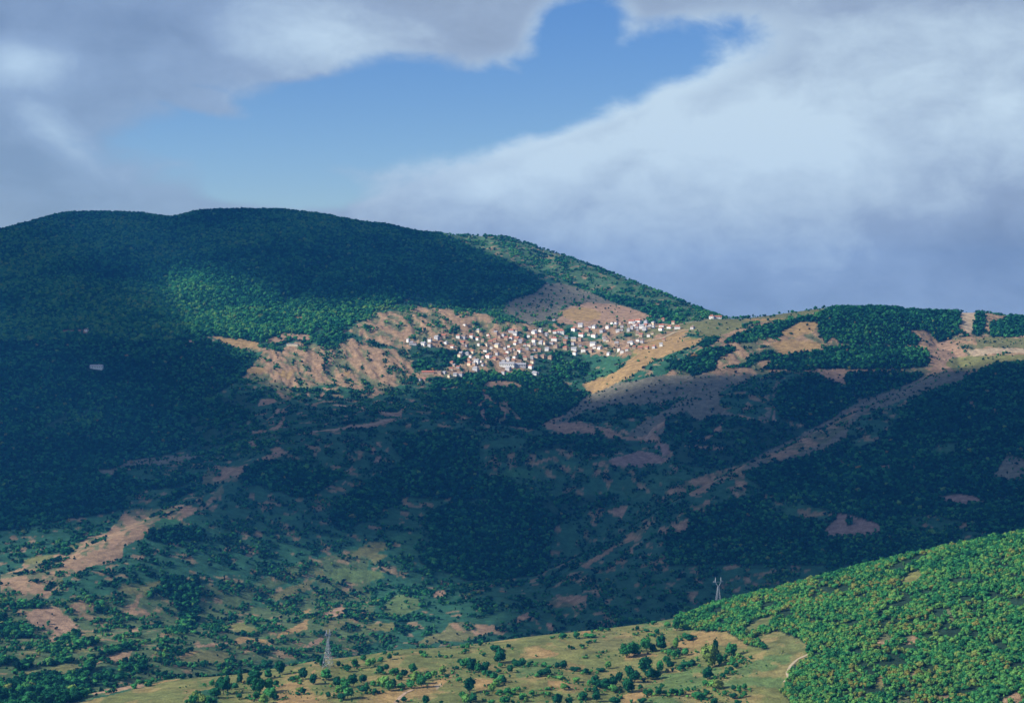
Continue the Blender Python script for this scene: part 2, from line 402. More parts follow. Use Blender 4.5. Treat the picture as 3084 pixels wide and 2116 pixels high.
BACK = [
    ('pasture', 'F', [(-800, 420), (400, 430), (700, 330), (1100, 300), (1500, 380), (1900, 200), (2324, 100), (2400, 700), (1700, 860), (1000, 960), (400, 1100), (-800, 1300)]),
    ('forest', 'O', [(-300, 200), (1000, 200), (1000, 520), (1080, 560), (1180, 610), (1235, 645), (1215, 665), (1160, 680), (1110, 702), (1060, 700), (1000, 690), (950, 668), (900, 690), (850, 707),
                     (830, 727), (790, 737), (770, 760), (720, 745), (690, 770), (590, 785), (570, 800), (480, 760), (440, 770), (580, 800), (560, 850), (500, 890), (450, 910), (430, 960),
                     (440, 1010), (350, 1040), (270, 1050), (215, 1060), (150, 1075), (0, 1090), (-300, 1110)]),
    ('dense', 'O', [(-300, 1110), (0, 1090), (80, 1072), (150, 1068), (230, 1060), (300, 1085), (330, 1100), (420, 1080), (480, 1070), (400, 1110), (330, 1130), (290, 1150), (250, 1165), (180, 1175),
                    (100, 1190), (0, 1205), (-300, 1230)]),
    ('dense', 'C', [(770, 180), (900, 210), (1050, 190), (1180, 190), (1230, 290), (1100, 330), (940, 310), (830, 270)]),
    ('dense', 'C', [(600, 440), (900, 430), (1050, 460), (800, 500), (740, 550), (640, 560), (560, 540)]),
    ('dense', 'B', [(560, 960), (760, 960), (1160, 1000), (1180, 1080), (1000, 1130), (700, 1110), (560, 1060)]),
    ('wood', 'C', [(20, 440), (100, 370), (250, 300), (380, 230), (480, 190), (640, 150), (700, 170), (560, 210), (420, 260), (280, 330), (150, 400), (60, 450), (10, 490)]),
    ('heath', 'C', [(620, 560), (760, 545), (800, 505), (900, 490), (1050, 470), (1160, 470), (1260, 455), (1350, 450), (1330, 475), (1200, 495), (1050, 520), (900, 530), (780, 545), (700, 600), (650, 600)]),
    ('grass', 'C', [(0, 630), (80, 600), (160, 600), (230, 570), (300, 570), (400, 565), (520, 540), (560, 550), (450, 575), (330, 595), (250, 590), (150, 615), (30, 640), (0, 650)]),
    ('wood', 'O', [(440, 910), (640, 880), (860, 895), (900, 925), (820, 960), (680, 980), (600, 1010), (480, 1040), (420, 1030)]),
    ('scrub', 'O', [(600, 890), (850, 895), (900, 925), (780, 960), (640, 990), (560, 1010), (560, 950)]),
    ('high', 'O', [(925, 505), (1000, 500), (1160, 505), (1300, 560), (1500, 640), (1690, 720), (1640, 735), (1560, 732), (1480, 715), (1400, 690), (1330, 665), (1270, 640), (1200, 615), (1100, 575), (1000, 532)]),
    ('wood', 'O', [(1330, 665), (1420, 675), (1520, 705), (1560, 730), (1480, 722), (1420, 700)]),
    ('heath', 'O', [(1235, 645), (1270, 640), (1330, 660), (1400, 690), (1440, 702), (1380, 692), (1300, 690), (1265, 720), (1200, 738), (1140, 705), (1160, 680), (1215, 665)]),
    ('soil', 'O', [(1265, 725), (1290, 695), (1340, 685), (1400, 692), (1450, 705), (1480, 720), (1440, 735), (1260, 738)]),
    ('tan', 'V2', [(330, 70), (500, 20), (700, 30), (820, 80), (800, 150), (640, 180), (480, 170), (380, 130)]),
    ('eroded', 'O', [(850, 712), (950, 698), (1050, 705), (1130, 720), (1200, 738), (1260, 735), (1240, 760), (1100, 762), (950, 772), (920, 800), (900, 790), (830, 770), (790, 752)]),
    ('village', 'O', [(920, 772), (1100, 757), (1240, 735), (1540, 735), (1560, 760), (1490, 795), (1440, 805), (1380, 812), (1330, 802), (1240, 832), (1210, 858), (1150, 858), (1060, 855), (950, 875),
                      (940, 850), (1060, 800), (1000, 800), (930, 790)]),
    ('thin', 'V2', [(380, 250), (480, 220), (560, 330), (700, 320), (820, 340), (830, 400), (600, 420), (440, 390), (340, 360)]),
    ('wood', 'V1', [(0, 570), (350, 630), (900, 700), (1100, 720), (1240, 740), (1060, 830), (960, 930), (780, 970), (560, 1020), (340, 1020), (200, 980), (240, 800), (180, 640)]),
    ('forest', 'V1', [(0, 1090), (280, 1150), (560, 1110), (800, 1140), (1060, 1060), (1300, 1020), (1600, 1070), (1750, 1040), (2000, 1070), (2324, 1080), (2324, 1188), (0, 1188)]),
    ('wood', 'V2', [(0, 560), (350, 530), (600, 585), (640, 680), (760, 760), (720, 820), (600, 880), (0, 890)]),
    ('thin', 'V2', [(760, 700), (900, 590), (1160, 600), (1170, 660), (1060, 740), (900, 820), (740, 830)]),
    ('dry', 'V2', [(1170, 520), (1400, 500), (1600, 420), (1750, 380), (2030, 370), (1900, 450), (1700, 520), (1500, 580), (1300, 660), (1150, 750), (1050, 820), (900, 890), (700, 885), (760, 850), (930, 810), (1140, 690)]),
    ('tan', 'V2', [(1350, 390), (1560, 385), (1750, 370), (1900, 370), (1700, 430), (1560, 470), (1400, 520), (1250, 560), (1180, 540)]),
    ('tan', 'A', [(1400, 640), (1540, 600), (1640, 540), (1700, 470), (1780, 440), (1850, 400), (2160, 350), (2080, 410), (1950, 450), (1800, 520), (1700, 590), (1560, 660), (1560, 690), (1480, 720), (1420, 705), (1390, 660)]),
    ('olive', 'A', [(1640, 330), (2000, 262), (2200, 235), (2400, 230), (2400, 330), (2180, 350), (1960, 300), (1800, 365)]),
    ('tan', 'A', [(1900, 345), (2010, 300), (2080, 300), (2000, 350), (1930, 370)]),
    ('eroded', 'O', [(480, 762), (560, 775), (590, 790), (640, 790), (690, 770), (740, 790), (800, 770), (870, 790), (930, 800), (940, 850), (900, 880), (840, 890), (780, 878), (740, 872), (700, 882), (620, 882),
                     (560, 860), (570, 830), (600, 800), (560, 800)]),
    ('wood', 'B', [(1640, 1000), (1820, 990), (1800, 1060), (1700, 1040)]), ('forest', 'B', [(1900, 975), (1985, 985), (1945, 1030)]),
    ('forest', 'B', [(2030, 960), (2190, 920), (2190, 990), (2090, 1050), (2020, 1000)]), ('forest', 'B', [(1480, 1040), (1580, 1050), (1620, 1130), (1560, 1180), (1480, 1120)]),
    ('tan', 'B', [(1360, 950), (1440, 965), (1540, 975), (1650, 1000), (1640, 1040), (1540, 1030), (1420, 1000)]),
    ('soil', 'B', [(1690, 985), (1800, 935), (1980, 950), (1970, 985), (1840, 970), (1740, 1010)]), ('tan', 'B', [(1850, 845), (1925, 828), (1915, 855)]),
    ('soil', 'B', [(1160, 985), (1230, 980), (1230, 1008)]), ('soil', 'B', [(380, 918), (560, 913), (560, 932), (400, 937)]),
    ('tan', 'B', [(1780, 1200), (1880, 1170), (1840, 1240)]), ('tan', 'B', [(2180, 1190), (2230, 1180), (2210, 1230)]),
    ('forest', 'c3', [(0, 140), (500, 120), (900, 60), (1250, 120), (1400, 250), (1550, 310), (1640, 330), (1500, 400), (1380, 480), (1200, 540), (1080, 600), (900, 620), (0, 520)]),
    ('soil', 'c3', [(80, 228), (290, 218), (280, 242), (100, 242)]), ('soil', 'c3', [(500, 225), (570, 160), (680, 148), (830, 172), (890, 200), (890, 235), (830, 198), (700, 218), (600, 230)]),
    ('soil', 'c3', [(455, 440), (480, 390), (530, 335), (500, 270), (540, 300), (580, 305), (605, 350), (645, 390), (655, 430), (600, 372), (560, 345), (500, 425)]),
    ('soil', 'c3', [(465, 470), (520, 425), (545, 470), (522, 520), (565, 555), (505, 555)]), ('soil', 'c3', [(320, 402), (370, 358), (412, 380), (370, 404)]),
    ('mixed', 'c3', [(655, 365), (700, 380), (720, 325), (740, 370), (785, 338), (765, 410), (825, 460), (885, 520), (905, 565), (850, 565), (800, 480), (725, 505), (735, 565), (690, 470)]),
    ('mixed', 'c3', [(180, 490), (250, 455), (290, 510), (440, 498), (400, 545), (280, 545)]), ('mixed', 'c3', [(600, 565), (650, 528), (780, 538), (700, 585)]),
    ('forest', 'c3', [(0, 640), (250, 650), (480, 720), (480, 900), (450, 1328), (0, 1328)]),
    ('scrub', 'c3', [(560, 800), (1000, 620), (1290, 680), (1650, 700), (2100, 770), (1780, 900), (1500, 930), (1200, 1000), (800, 1060), (560, 1000)]),
    ('wood', 'c3', [(1200, 700), (1640, 690), (2100, 780), (1800, 880), (1500, 880), (1250, 830), (1000, 900), (900, 830)]),
    ('heath', 'O', [(1330, 900), (1400, 870), (1500, 850), (1600, 850), (1700, 845), (1770, 870), (1745, 950), (1690, 962), (1600, 950), (1550, 962), (1470, 1000), (1420, 985), (1560, 900), (1450, 920), (1300, 960), (1245, 968)]),
    ('scrub', 'c3', [(1350, 560), (1500, 470), (1750, 400), (2000, 390), (2150, 420), (1950, 520), (1880, 620), (1700, 600), (1550, 570)]),
    ('soil', 'c3', [(1100, 592), (1200, 538), (1350, 488), (1230, 562), (1260, 602), (1300, 570), (1500, 558), (1640, 610), (1640, 690), (1500, 690), (1330, 692), (1290, 662), (1160, 634)]),
    ('soil', 'c3', [(1640, 600), (1780, 630), (1900, 700), (2050, 730), (2150, 698), (2205, 620), (2324, 552), (2324, 595), (2225, 680), (2290, 740), (2160, 772), (1950, 735), (1750, 712), (1670, 652)]),
    ('soil', 'c3', [(1890, 640), (1950, 650), (1985, 692), (1920, 680)]),
    ('plough', 'D', [(1750, 490), (1880, 460), (1960, 437), (2040, 450), (2100, 480), (2165, 480), (2130, 505), (2030, 520), (1970, 540), (1880, 530), (1800, 537), (1772, 512)]),
    ('plough', 'D', [(2030, 420), (2080, 388), (2140, 400), (2152, 462), (2100, 472), (2090, 430)]),
    ('thin', 'D', [(1250, 530), (1420, 480), (1700, 560), (1550, 600), (1300, 620), (1400, 690), (1700, 700), (1900, 600), (2200, 560), (2300, 600), (2000, 740), (1750, 720), (1500, 730), (1280, 690)]),
    ('grass', 'D', [(1060, 590), (1150, 550), (1280, 560), (1280, 620), (1100, 605)]),
    ('soil', 'c3', [(1530, 983), (1650, 978), (1730, 968), (1712, 992), (1600, 998)]), ('mixed', 'c3', [(1260, 1018), (1420, 1008), (1412, 1032), (1300, 1048)]),
    ('mixed', 'c3', [(1580, 1102), (1650, 1060), (1600, 1022), (1680, 1048), (1782, 1043), (1722, 1082)]), ('soil', 'c3', [(980, 1002), (1100, 948), (1242, 906), (1192, 942), (1060, 992)]),
    ('soil', 'c3', [(1600, 748), (1642, 745), (1642, 784)]),
    # ---- right-hand ridge
    ('mixed', 'E', [(0, 560), (300, 330), (600, 240), (900, 170), (1000, 150), (2300, 150), (2300, 560), (1500, 600), (900, 540), (400, 560)]),
    ('olive', 'E', [(430, 235), (700, 170), (900, 145), (980, 165), (800, 215), (600, 245)]), ('tan', 'E', [(480, 225), (620, 215), (740, 218), (600, 235)]),
    ('forest', 'E', [(350, 370), (420, 320), (560, 270), (700, 235), (850, 210), (960, 180), (1060, 140), (1180, 110), (1380, 110), (1440, 180), (1590, 150), (1760, 170), (1790, 240), (1770, 280), (1800, 300), (1720, 330),
                     (1790, 412), (1640, 360), (1600, 300), (1480, 288), (1530, 350), (1530, 384), (1050, 372), (1010, 330), (970, 372), (930, 310), (920, 240), (820, 240), (740, 280), (700, 330), (560, 340), (520, 362)]),
    ('dense', 'E', [(0, 520), (140, 450), (260, 400), (400, 390), (430, 410), (330, 450), (300, 530), (170, 562), (100, 530)]), ('forest', 'E', [(330, 522), (480, 490), (520, 440), (640, 408), (700, 440), (570, 480), (500, 512)]),
    ('dense', 'E', [(580, 522), (700, 440), (960, 408), (1080, 382), (1400, 388), (1580, 410), (1592, 492), (1540, 512), (1400, 522), (1200, 522), (900, 532), (700, 527)]),
    ('forest', 'E', [(200, 380), (260, 340), (330, 335), (300, 370), (230, 395)]),
    ('soil', 'E', [(900, 520), (1000, 515), (1190, 535), (1180, 545), (1080, 545), (1090, 630), (1040, 610), (980, 575), (930, 540)]),
    ('forest', 'E', [(1090, 545), (1300, 530), (1550, 545), (1560, 562), (1480, 622), (1350, 642), (1190, 702), (1100, 640), (1080, 580)]),
    ('forest', 'E', [(680, 620), (850, 550), (950, 560), (1090, 642), (1170, 702), (1000, 822), (900, 872), (800, 832), (700, 832), (660, 730)]),
    ('scrub', 'E', [(330, 660), (560, 560), (700, 560), (660, 620), (650, 740), (560, 830), (400, 790), (340, 740)]),
    ('soil', 'E', [(440, 790), (560, 826), (650, 830), (660, 735), (672, 830), (560, 842), (430, 806)]),
    ('wood', 'E', [(0, 830), (140, 770), (200, 830), (350, 790), (520, 830), (700, 850), (880, 872), (760, 952), (600, 1032), (470, 1092), (300, 1112), (60, 1092), (40, 950), (0, 930)]),
    ('soil', 'E', [(200, 952), (290, 908), (360, 828), (344, 890), (260, 942)]), ('soil', 'E', [(130, 983), (200, 978), (362, 993), (300, 1007)]), ('soil', 'E', [(160, 900), (185, 890), (185, 905)]),
    ('forest', 'E', [(1850, 310), (1865, 200), (1930, 205), (1925, 280), (1890, 332)]), ('forest', 'E', [(1960, 250), (2010, 230), (2161, 195), (2300, 195), (2300, 310), (2080, 332), (1960, 322)]),
    ('wood', 'E', [(2030, 360), (2080, 340), (2300, 345), (2300, 372), (2080, 392), (2040, 402)]), ('forest', 'E', [(1800, 290), (1830, 330), (1790, 330)]),
    ('pale', 'E', [(1775, 185), (1875, 185), (1842, 310), (1800, 282)]), ('soil', 'E', [(1600, 380), (1720, 340), (1800, 412), (1790, 420), (1830, 442), (1720, 452), (1760, 502), (1650, 542), (1590, 492)]),
    ('pale', 'E', [(1815, 415), (1900, 398), (2000, 395), (2300, 400), (2300, 430), (2000, 425), (1850, 446)]), ('dry', 'E', [(1710, 460), (1850, 442), (2000, 436), (2300, 440), (2300, 490), (1950, 490), (1900, 522), (1750, 532), (1690, 502)]),
    ('tan', 'E', [(700, 300), (820, 240), (920, 238), (900, 300), (800, 330), (720, 330)]), ('tan', 'E', [(640, 370), (760, 340), (860, 360), (960, 370), (930, 400), (700, 435)]),
    ('olive', 'E', [(1870, 340), (1960, 325), (2080, 335), (2300, 330), (2300, 395), (2000, 392), (1880, 390)]),
    # ---- slope right of the rib
    ('forest', 'E', [(480, 1150), (700, 1070), (850, 1040), (1100, 930), (1350, 900), (1480, 720), (1600, 660), (1760, 600), (1900, 520), (2000, 480), (2400, 490), (2400, 1500), (1800, 1500), (1500, 1700), (0, 1700),
                     (0, 1500), (150, 1400), (400, 1300), (700, 1300)]),
    ('dense', 'E', [(500, 1170), (900, 1080), (1300, 1130), (1450, 1200), (1300, 1240), (900, 1310), (700, 1320)]), ('dense', 'E', [(1300, 1290), (1900, 1330), (2161, 1330), (2161, 1450), (1700, 1400), (1400, 1380)]),
    ('dense', 'E', [(1550, 700), (1700, 650), (1800, 720), (1850, 850), (1750, 950), (1550, 950), (1400, 900)]),
    ('heath', 'E', [(470, 1100), (600, 1020), (800, 930), (1000, 820), (1200, 700), (1400, 640), (1560, 570), (1700, 540), (1850, 530), (1780, 602), (1600, 642), (1480, 682), (1350, 742), (1240, 772), (1180, 802),
                    (1100, 882), (1110, 922), (1000, 992), (800, 1062), (600, 1092), (500, 1142)]),
    ('mixed', 'E', [(560, 1060), (800, 950), (1000, 840), (1180, 740), (1100, 860), (1000, 950), (850, 1010), (650, 1080)]),
    ('mixed', 'E', [(0, 1250), (200, 1170), (480, 1090), (490, 1280), (440, 1290), (380, 1240), (280, 1310), (250, 1380), (150, 1360), (180, 1280), (80, 1270), (0, 1290)]),
    ('scrub', 'E', [(0, 1290), (160, 1280), (260, 1260), (320, 1180), (420, 1180), (430, 1260), (300, 1290), (200, 1340), (0, 1340)]),
    ('plough', 'E', [(1640, 1285), (1760, 1272), (1870, 1288), (1915, 1326), (1830, 1338), (1700, 1318)]), ('plough', 'E', [(965, 1492), (1000, 1450), (1050, 1388), (1150, 1408), (1280, 1448), (1312, 1492), (1200, 1524), (1100, 1518), (985, 1528)]),
    ('forest', 'E', [(1090, 1420), (1130, 1420), (1135, 1455), (1095, 1455)]),
    ('thin', 'E', [(600, 1320), (800, 1320), (1050, 1390), (960, 1432), (700, 1402)]), ('scrub', 'E', [(1450, 1410), (1600, 1400), (1840, 1450), (1800, 1502), (1500, 1482)]),
    ('heath', 'E', [(1985, 1160), (2050, 1040), (2140, 1060), (2300, 1150), (2060, 1192)]), ('thin', 'E', [(1600, 1000), (1700, 960), (1780, 970), (1740, 1030), (1640, 1050)]), ('thin', 'E', [(1100, 960), (1280, 900), (1300, 950), (1180, 1000)]),
    ('soil', 'E', [(1830, 708), (1862, 718), (1874, 772), (1840, 752)]), ('soil', 'E', [(1975, 745), (1990, 745), (2010, 800), (1990, 790)]), ('soil', 'E', [(1270, 1108), (1352, 1102), (1352, 1122)]),
    ('soil', 'E', [(1470, 1095), (1525, 1125), (1495, 1130)]), ('soil', 'E', [(1055, 1058), (1085, 1082), (1065, 1085)]), ('soil', 'E', [(1240, 1270), (1262, 1272), (1258, 1290)]),
    # ---- centre
    ('dense', 'D', [(480, 560), (700, 500), (900, 520), (880, 580), (1000, 600), (1080, 620), (1250, 680), (1300, 730), (1400, 850), (1450, 900), (1400, 960), (1380, 1050), (1400, 1130), (1330, 1230), (1100, 1250), (850, 1262),
                    (700, 1202), (560, 1150), (620, 1000), (600, 850), (880, 700), (700, 700), (500, 640)]),
    ('dense', 'D', [(380, 380), (560, 330), (760, 350), (900, 400), (930, 500), (880, 560), (600, 560), (450, 480)]), ('dense', 'D', [(0, 780), (200, 650), (400, 560), (500, 640), (380, 790), (220, 880), (60, 950), (0, 900)]),
    ('wood', 'D', [(1320, 740), (1500, 720), (1800, 720), (1750, 790), (1550, 840), (1450, 900)]), ('thin', 'D', [(830, 760), (980, 740), (1000, 770), (880, 790)]), ('scrub', 'D', [(380, 990), (480, 950), (600, 960), (560, 1032), (400, 1032)]),
    ('grass', 'D', [(380, 990), (480, 950), (580, 970), (540, 1020), (410, 1025)]),
    ('soil', 'D', [(1740, 822), (1890, 778), (1842, 862), (1790, 852)]), ('mixed', 'D', [(1580, 1172), (1700, 1098), (1850, 1008), (1980, 898), (2062, 838), (2052, 892), (1950, 982), (1820, 1044), (1720, 1114), (1620, 1184)]),
    ('mixed', 'D', [(2080, 932), (2200, 898), (2282, 858), (2252, 952), (2130, 974), (2078, 962)]), ('soil', 'D', [(1880, 1058), (1922, 1048), (1912, 1104)]), ('soil', 'D', [(1930, 1112), (2032, 1088), (2012, 1114)]),
    ('olive', 'D', [(140, 1080), (250, 1008), (340, 1018), (342, 1062), (270, 1092), (352, 1100), (262, 1164), (210, 1112), (60, 1122)]), ('green', 'D', [(0, 1180), (150, 1190), (300, 1200), (380, 1232), (250, 1272), (0, 1272)]),
    ('scrub', 'D', [(300, 1200), (560, 1160), (700, 1210), (850, 1270), (1100, 1260), (1100, 1330), (400, 1330)]),
    # ---- soil patches left of centre
    ('tan', 'c2', [(120, 60), (200, 18), (322, 28), (302, 84), (180, 94)]), ('tan', 'c2', [(460, 92), (520, 46), (564, 90), (552, 152), (500, 132)]),
    ('mixed', 'c2', [(400, 232), (430, 178), (500, 230), (570, 208), (602, 270), (614, 302), (560, 354), (500, 342), (460, 292)]), ('soil', 'c2', [(268, 350), (400, 336), (444, 360), (350, 388), (268, 402)]),
    ('soil', 'c2', [(456, 482), (584, 386), (574, 412), (492, 484)]), ('soil', 'c2', [(336, 558), (400, 498), (458, 422), (484, 440), (422, 514)]), ('soil', 'c2', [(356, 644), (450, 598), (498, 526), (524, 560), (492, 614), (400, 645)]),
    ('soil', 'c2', [(170, 660), (330, 648), (332, 672), (200, 678)]), ('soil', 'c2', [(1480, 480), (1640, 468), (1700, 430), (1800, 370), (1720, 322), (1680, 268), (1720, 328), (1834, 350), (1762, 402), (1692, 472), (1690, 532), (1600, 520)]),
    ('mixed', 'c2', [(1280, 300), (1450, 260), (1600, 240), (1650, 260), (1450, 310), (1330, 350)]), ('mixed', 'c2', [(1000, 385), (1200, 400), (1400, 432), (1550, 482), (1640, 522), (1560, 510), (1380, 452), (1180, 420)]),
    ('soil', 'c2', [(1200, 596), (1330, 585), (1480, 552), (1600, 530), (1650, 545), (1520, 592), (1360, 624), (1200, 644), (1000, 664), (1040, 640)]),
    ('soil', 'c2', [(150, 758), (200, 753), (244, 800), (238, 844), (180, 822)]), ('soil', 'c2', [(400, 830), (480, 818), (512, 860), (584, 858), (480, 914), (330, 954), (200, 984), (250, 940), (400, 892)]),
    ('mixed', 'c2', [(0, 1000), (80, 1000), (152, 988), (152, 1042), (60, 1092), (42, 1164), (0, 1164)]), ('soil', 'c2', [(1356, 850), (1412, 806), (1434, 860), (1400, 894)]), ('soil', 'c2', [(1408, 962), (1440, 908), (1494, 898), (1472, 944), (1430, 978)]),
    ('soil', 'c2', [(1428, 758), (1452, 758), (1504, 806), (1480, 812)]), ('soil', 'c2', [(1008, 1032), (1080, 1012), (1102, 1030), (1030, 1052)]), ('soil', 'c2', [(1158, 1052), (1190, 1016), (1232, 1040), (1180, 1068)]),
    ('soil', 'c2', [(1078, 1187), (1110, 1156), (1142, 1158), (1100, 1197)]), ('soil', 'c2', [(860, 300), (900, 270), (920, 280), (885, 330)]), ('soil', 'c2', [(725, 280), (760, 265), (780, 320)]), ('soil', 'c2', [(880, 225), (1000, 235), (990, 248), (890, 245)]),
    ('dense', 'c2', [(100, 1090), (180, 1020), (300, 960), (500, 980), (700, 980), (800, 1030), (920, 1050), (1130, 1100), (1030, 1160), (900, 1250), (800, 1320), (600, 1320), (450, 1250), (300, 1200), (100, 1200)]),
    ('dense', 'c2', [(1600, 800), (1700, 700), (1900, 700), (2100, 750), (2324, 800), (2324, 1328), (1200, 1328), (1400, 1150), (1600, 1050), (1700, 960)]),
    # ---- lower left
    ('mixed', 'C', [(150, 1145), (250, 1110), (430, 1080), (450, 1040), (560, 1000), (700, 950), (800, 818), (860, 808), (950, 820), (1050, 798), (1150, 778), (1250, 800), (1300, 768), (1380, 690), (1400, 645), (1432, 690), (1320, 794),
                    (1250, 834), (1160, 872), (1224, 912), (1100, 882), (950, 932), (900, 1002), (860, 1012), (780, 1042), (782, 1112), (700, 1142), (600, 1170), (150, 1170)]),
    ('mixed', 'C', [(1260, 600), (1350, 530), (1450, 540), (1550, 530), (1500, 620), (1400, 640), (1300, 660)]),
    ('grass', 'C', [(960, 900), (1050, 860), (1160, 880), (1130, 930), (1000, 930)]), ('thin', 'C', [(780, 740), (900, 690), (1150, 670), (1240, 680), (1050, 760), (950, 790), (800, 770)]), ('grass', 'C', [(1640, 870), (1750, 840), (1900, 840), (2000, 860), (1800, 890)]),
    ('dense', 'C', [(1010, 770), (1100, 710), (1240, 670), (1250, 690), (1120, 750)]), ('dense', 'C', [(940, 950), (1100, 940), (1300, 940), (1290, 1000), (1100, 1020), (920, 1010)]),
    ('mixed', 'F', [(0, 280), (60, 258), (160, 220), (300, 208), (420, 150), (560, 130), (640, 60), (700, 50), (830, 0), (822, 62), (700, 112), (782, 152), (640, 202), (520, 252), (400, 302), (402, 352), (300, 422), (200, 432), (40, 432), (0, 380)]),
    ('dry', 'F', [(150, 182), (250, 146), (342, 148), (300, 192), (170, 208)]), ('olive', 'F', [(428, 92), (500, 68), (544, 80), (450, 114)]),
    ('forest', 'F', [(375, 140), (420, 110), (465, 130), (430, 155)]), ('forest', 'F', [(280, 380), (330, 330), (380, 320), (330, 370)]), ('scrub', 'F', [(400, 300), (560, 240), (800, 240), (1000, 270), (1030, 310), (780, 330), (740, 400), (420, 430), (390, 370)]),
    ('soil', 'F', [(236, 488), (360, 478), (504, 600), (482, 644), (362, 642), (364, 724), (318, 722), (330, 622), (200, 602), (158, 528)]),
    ('olive', 'F', [(478, 692), (560, 648), (664, 658), (622, 692), (520, 712)]), ('olive', 'F', [(606, 542), (744, 536), (702, 572), (620, 557)]), ('mixed', 'F', [(686, 642), (884, 608), (894, 652), (790, 664), (680, 657)]),
    ('mixed', 'F', [(636, 802), (760, 768), (834, 762), (834, 807), (740, 824), (660, 817)]), ('olive', 'F', [(458, 762), (620, 718), (704, 723), (560, 764), (480, 777)]), ('olive', 'F', [(286, 867), (450, 838), (596, 880), (540, 912), (440, 922), (320, 892)]),
    ('olive', 'F', [(56, 932), (190, 878), (264, 900), (242, 932), (130, 954)]), ('olive', 'F', [(106, 787), (280, 716), (236, 756), (120, 804)]), ('mixed', 'F', [(86, 692), (190, 666), (224, 702), (140, 734)]), ('mixed', 'F', [(416, 482), (500, 438), (604, 460), (594, 502), (480, 534)]),
    ('mixed', 'F', [(766, 492), (884, 436), (864, 500), (1004, 520), (900, 544), (800, 524)]), ('olive', 'F', [(736, 372), (780, 328), (860, 348), (1034, 308), (954, 392), (800, 394)]), ('olive', 'F', [(1136, 802), (1260, 752), (1464, 768), (1464, 812), (1330, 834), (1250, 834), (1160, 824)]),
    ('tan', 'F', [(1140, 800), (1250, 755), (1260, 765), (1160, 808)]), ('tan', 'F', [(1456, 712), (1530, 672), (1680, 678), (1724, 724), (1640, 692), (1540, 708)]), ('tan', 'F', [(1780, 650), (1870, 610), (1964, 556), (1954, 622), (1850, 652), (1740, 684)]),
    ('tan', 'F', [(1936, 502), (1978, 488), (1962, 534)]), ('soil', 'F', [(2046, 532), (2180, 458), (2194, 532), (2080, 548)]), ('olive', 'F', [(1946, 262), (2064, 238), (2064, 292), (1980, 294)]), ('olive', 'F', [(2046, 622), (2100, 568), (2254, 558), (2150, 622), (2080, 654)]),
    ('green', 'F', [(2166, 662), (2330, 616), (2330, 652), (2200, 684)]), ('dry', 'F', [(1466, 592), (1530, 578), (1644, 630), (1600, 662), (1500, 642)]), ('soil', 'F', [(1236, 722), (1444, 698), (1444, 722), (1250, 734)]), ('soil', 'F', [(1896, 742), (2044, 666), (2054, 702), (1950, 734)]),
    ('thin', 'F', [(1606, 422), (1740, 358), (2004, 258), (2034, 352), (1930, 422), (1700, 484), (1600, 474)]), ('olive', 'F', [(1700, 420), (1850, 350), (2020, 300), (1980, 360), (1800, 430)]),
    ('soil', 'F', [(566, 1022), (720, 988), (914, 968), (922, 987), (740, 1014), (600, 1038)]), ('tan', 'F', [(956, 972), (1050, 943), (1152, 938), (1142, 957), (990, 984)]),
    ('dense', 'c4', [(0, 680), (170, 700), (380, 760), (400, 840), (300, 845), (0, 845)]), ('dense', 'c4', [(80, 465), (280, 450), (500, 480), (500, 505), (300, 510), (90, 500)]), ('dense', 'c4', [(815, 955), (1000, 905), (1120, 882), (1132, 912), (900, 968)]),
    ('dense', 'c4', [(1000, 1080), (1160, 1034), (1350, 974), (1520, 932), (1534, 962), (1300, 1026), (1040, 1096)]), ('dense', 'c4', [(500, 1142), (830, 1085), (832, 1116), (520, 1166)]), ('dense', 'c4', [(160, 1172), (340, 1140), (332, 1204), (160, 1234)]),
    ('dense', 'c4', [(0, 1100), (170, 1080), (182, 1132), (0, 1174)]), ('dense', 'c4', [(716, 862), (932, 756), (942, 792), (800, 874), (716, 892)]),
    ('dense', 'c4', [(100, 1380), (450, 1290), (800, 1300), (1000, 1200), (1112, 1186), (1000, 1292), (1052, 1442), (800, 1700), (-400, 1700), (-400, 1420), (0, 1402)]), ('dense', 'c4', [(1556, 1152), (1702, 1078), (1652, 1222), (1560, 1242)]),
    ('wood', 'c4', [(1030, 1240), (1200, 1180), (1500, 1180), (1400, 1330), (1200, 1420), (1060, 1400)]), ('dense', 'c4', [(1080, 478), (1142, 448), (1264, 552), (1100, 554)]), ('dense', 'c4', [(1676, 392), (1830, 288), (1874, 320), (1720, 402)]),
    ('forest', 'c4', [(1880, 180), (2300, 150), (2300, 560), (2050, 560), (1980, 400), (1900, 260)]), ('dense', 'c4', [(2056, 602), (2302, 588), (2302, 642), (2150, 742), (2080, 722)]), ('dense', 'c4', [(-100, 580), (70, 590), (60, 660), (-100, 680)]),
    # ---- lower centre, just beyond the near hill
    ('olive', 'c6', [(600, 705), (760, 608), (930, 578), (980, 486), (1200, 476), (1520, 508), (1542, 590), (1300, 652), (1100, 704), (850, 716), (620, 745)]), ('mixed', 'c6', [(980, 490), (1200, 480), (1520, 510), (1540, 590), (1300, 640), (1050, 560)]),
    ('dry', 'c6', [(0, 520), (160, 478), (330, 468), (344, 562), (260, 594), (0, 534)]), ('soil', 'c6', [(776, 122), (924, 98), (934, 172), (820, 194)]), ('soil', 'c6', [(1746, 424), (1934, 356), (1904, 422), (1780, 474)]), ('soil', 'c6', [(2106, 512), (2160, 478), (2214, 562), (2190, 564)]),
    ('mixed', 'G', [(1376, 452), (1450, 412), (1624, 398), (1624, 472), (1552, 544), (1540, 520), (1530, 472), (1420, 482), (1400, 522), (1432, 564)]), ('green', 'G', [(326, 472), (420, 398), (564, 430), (564, 482), (450, 534), (330, 522)]),
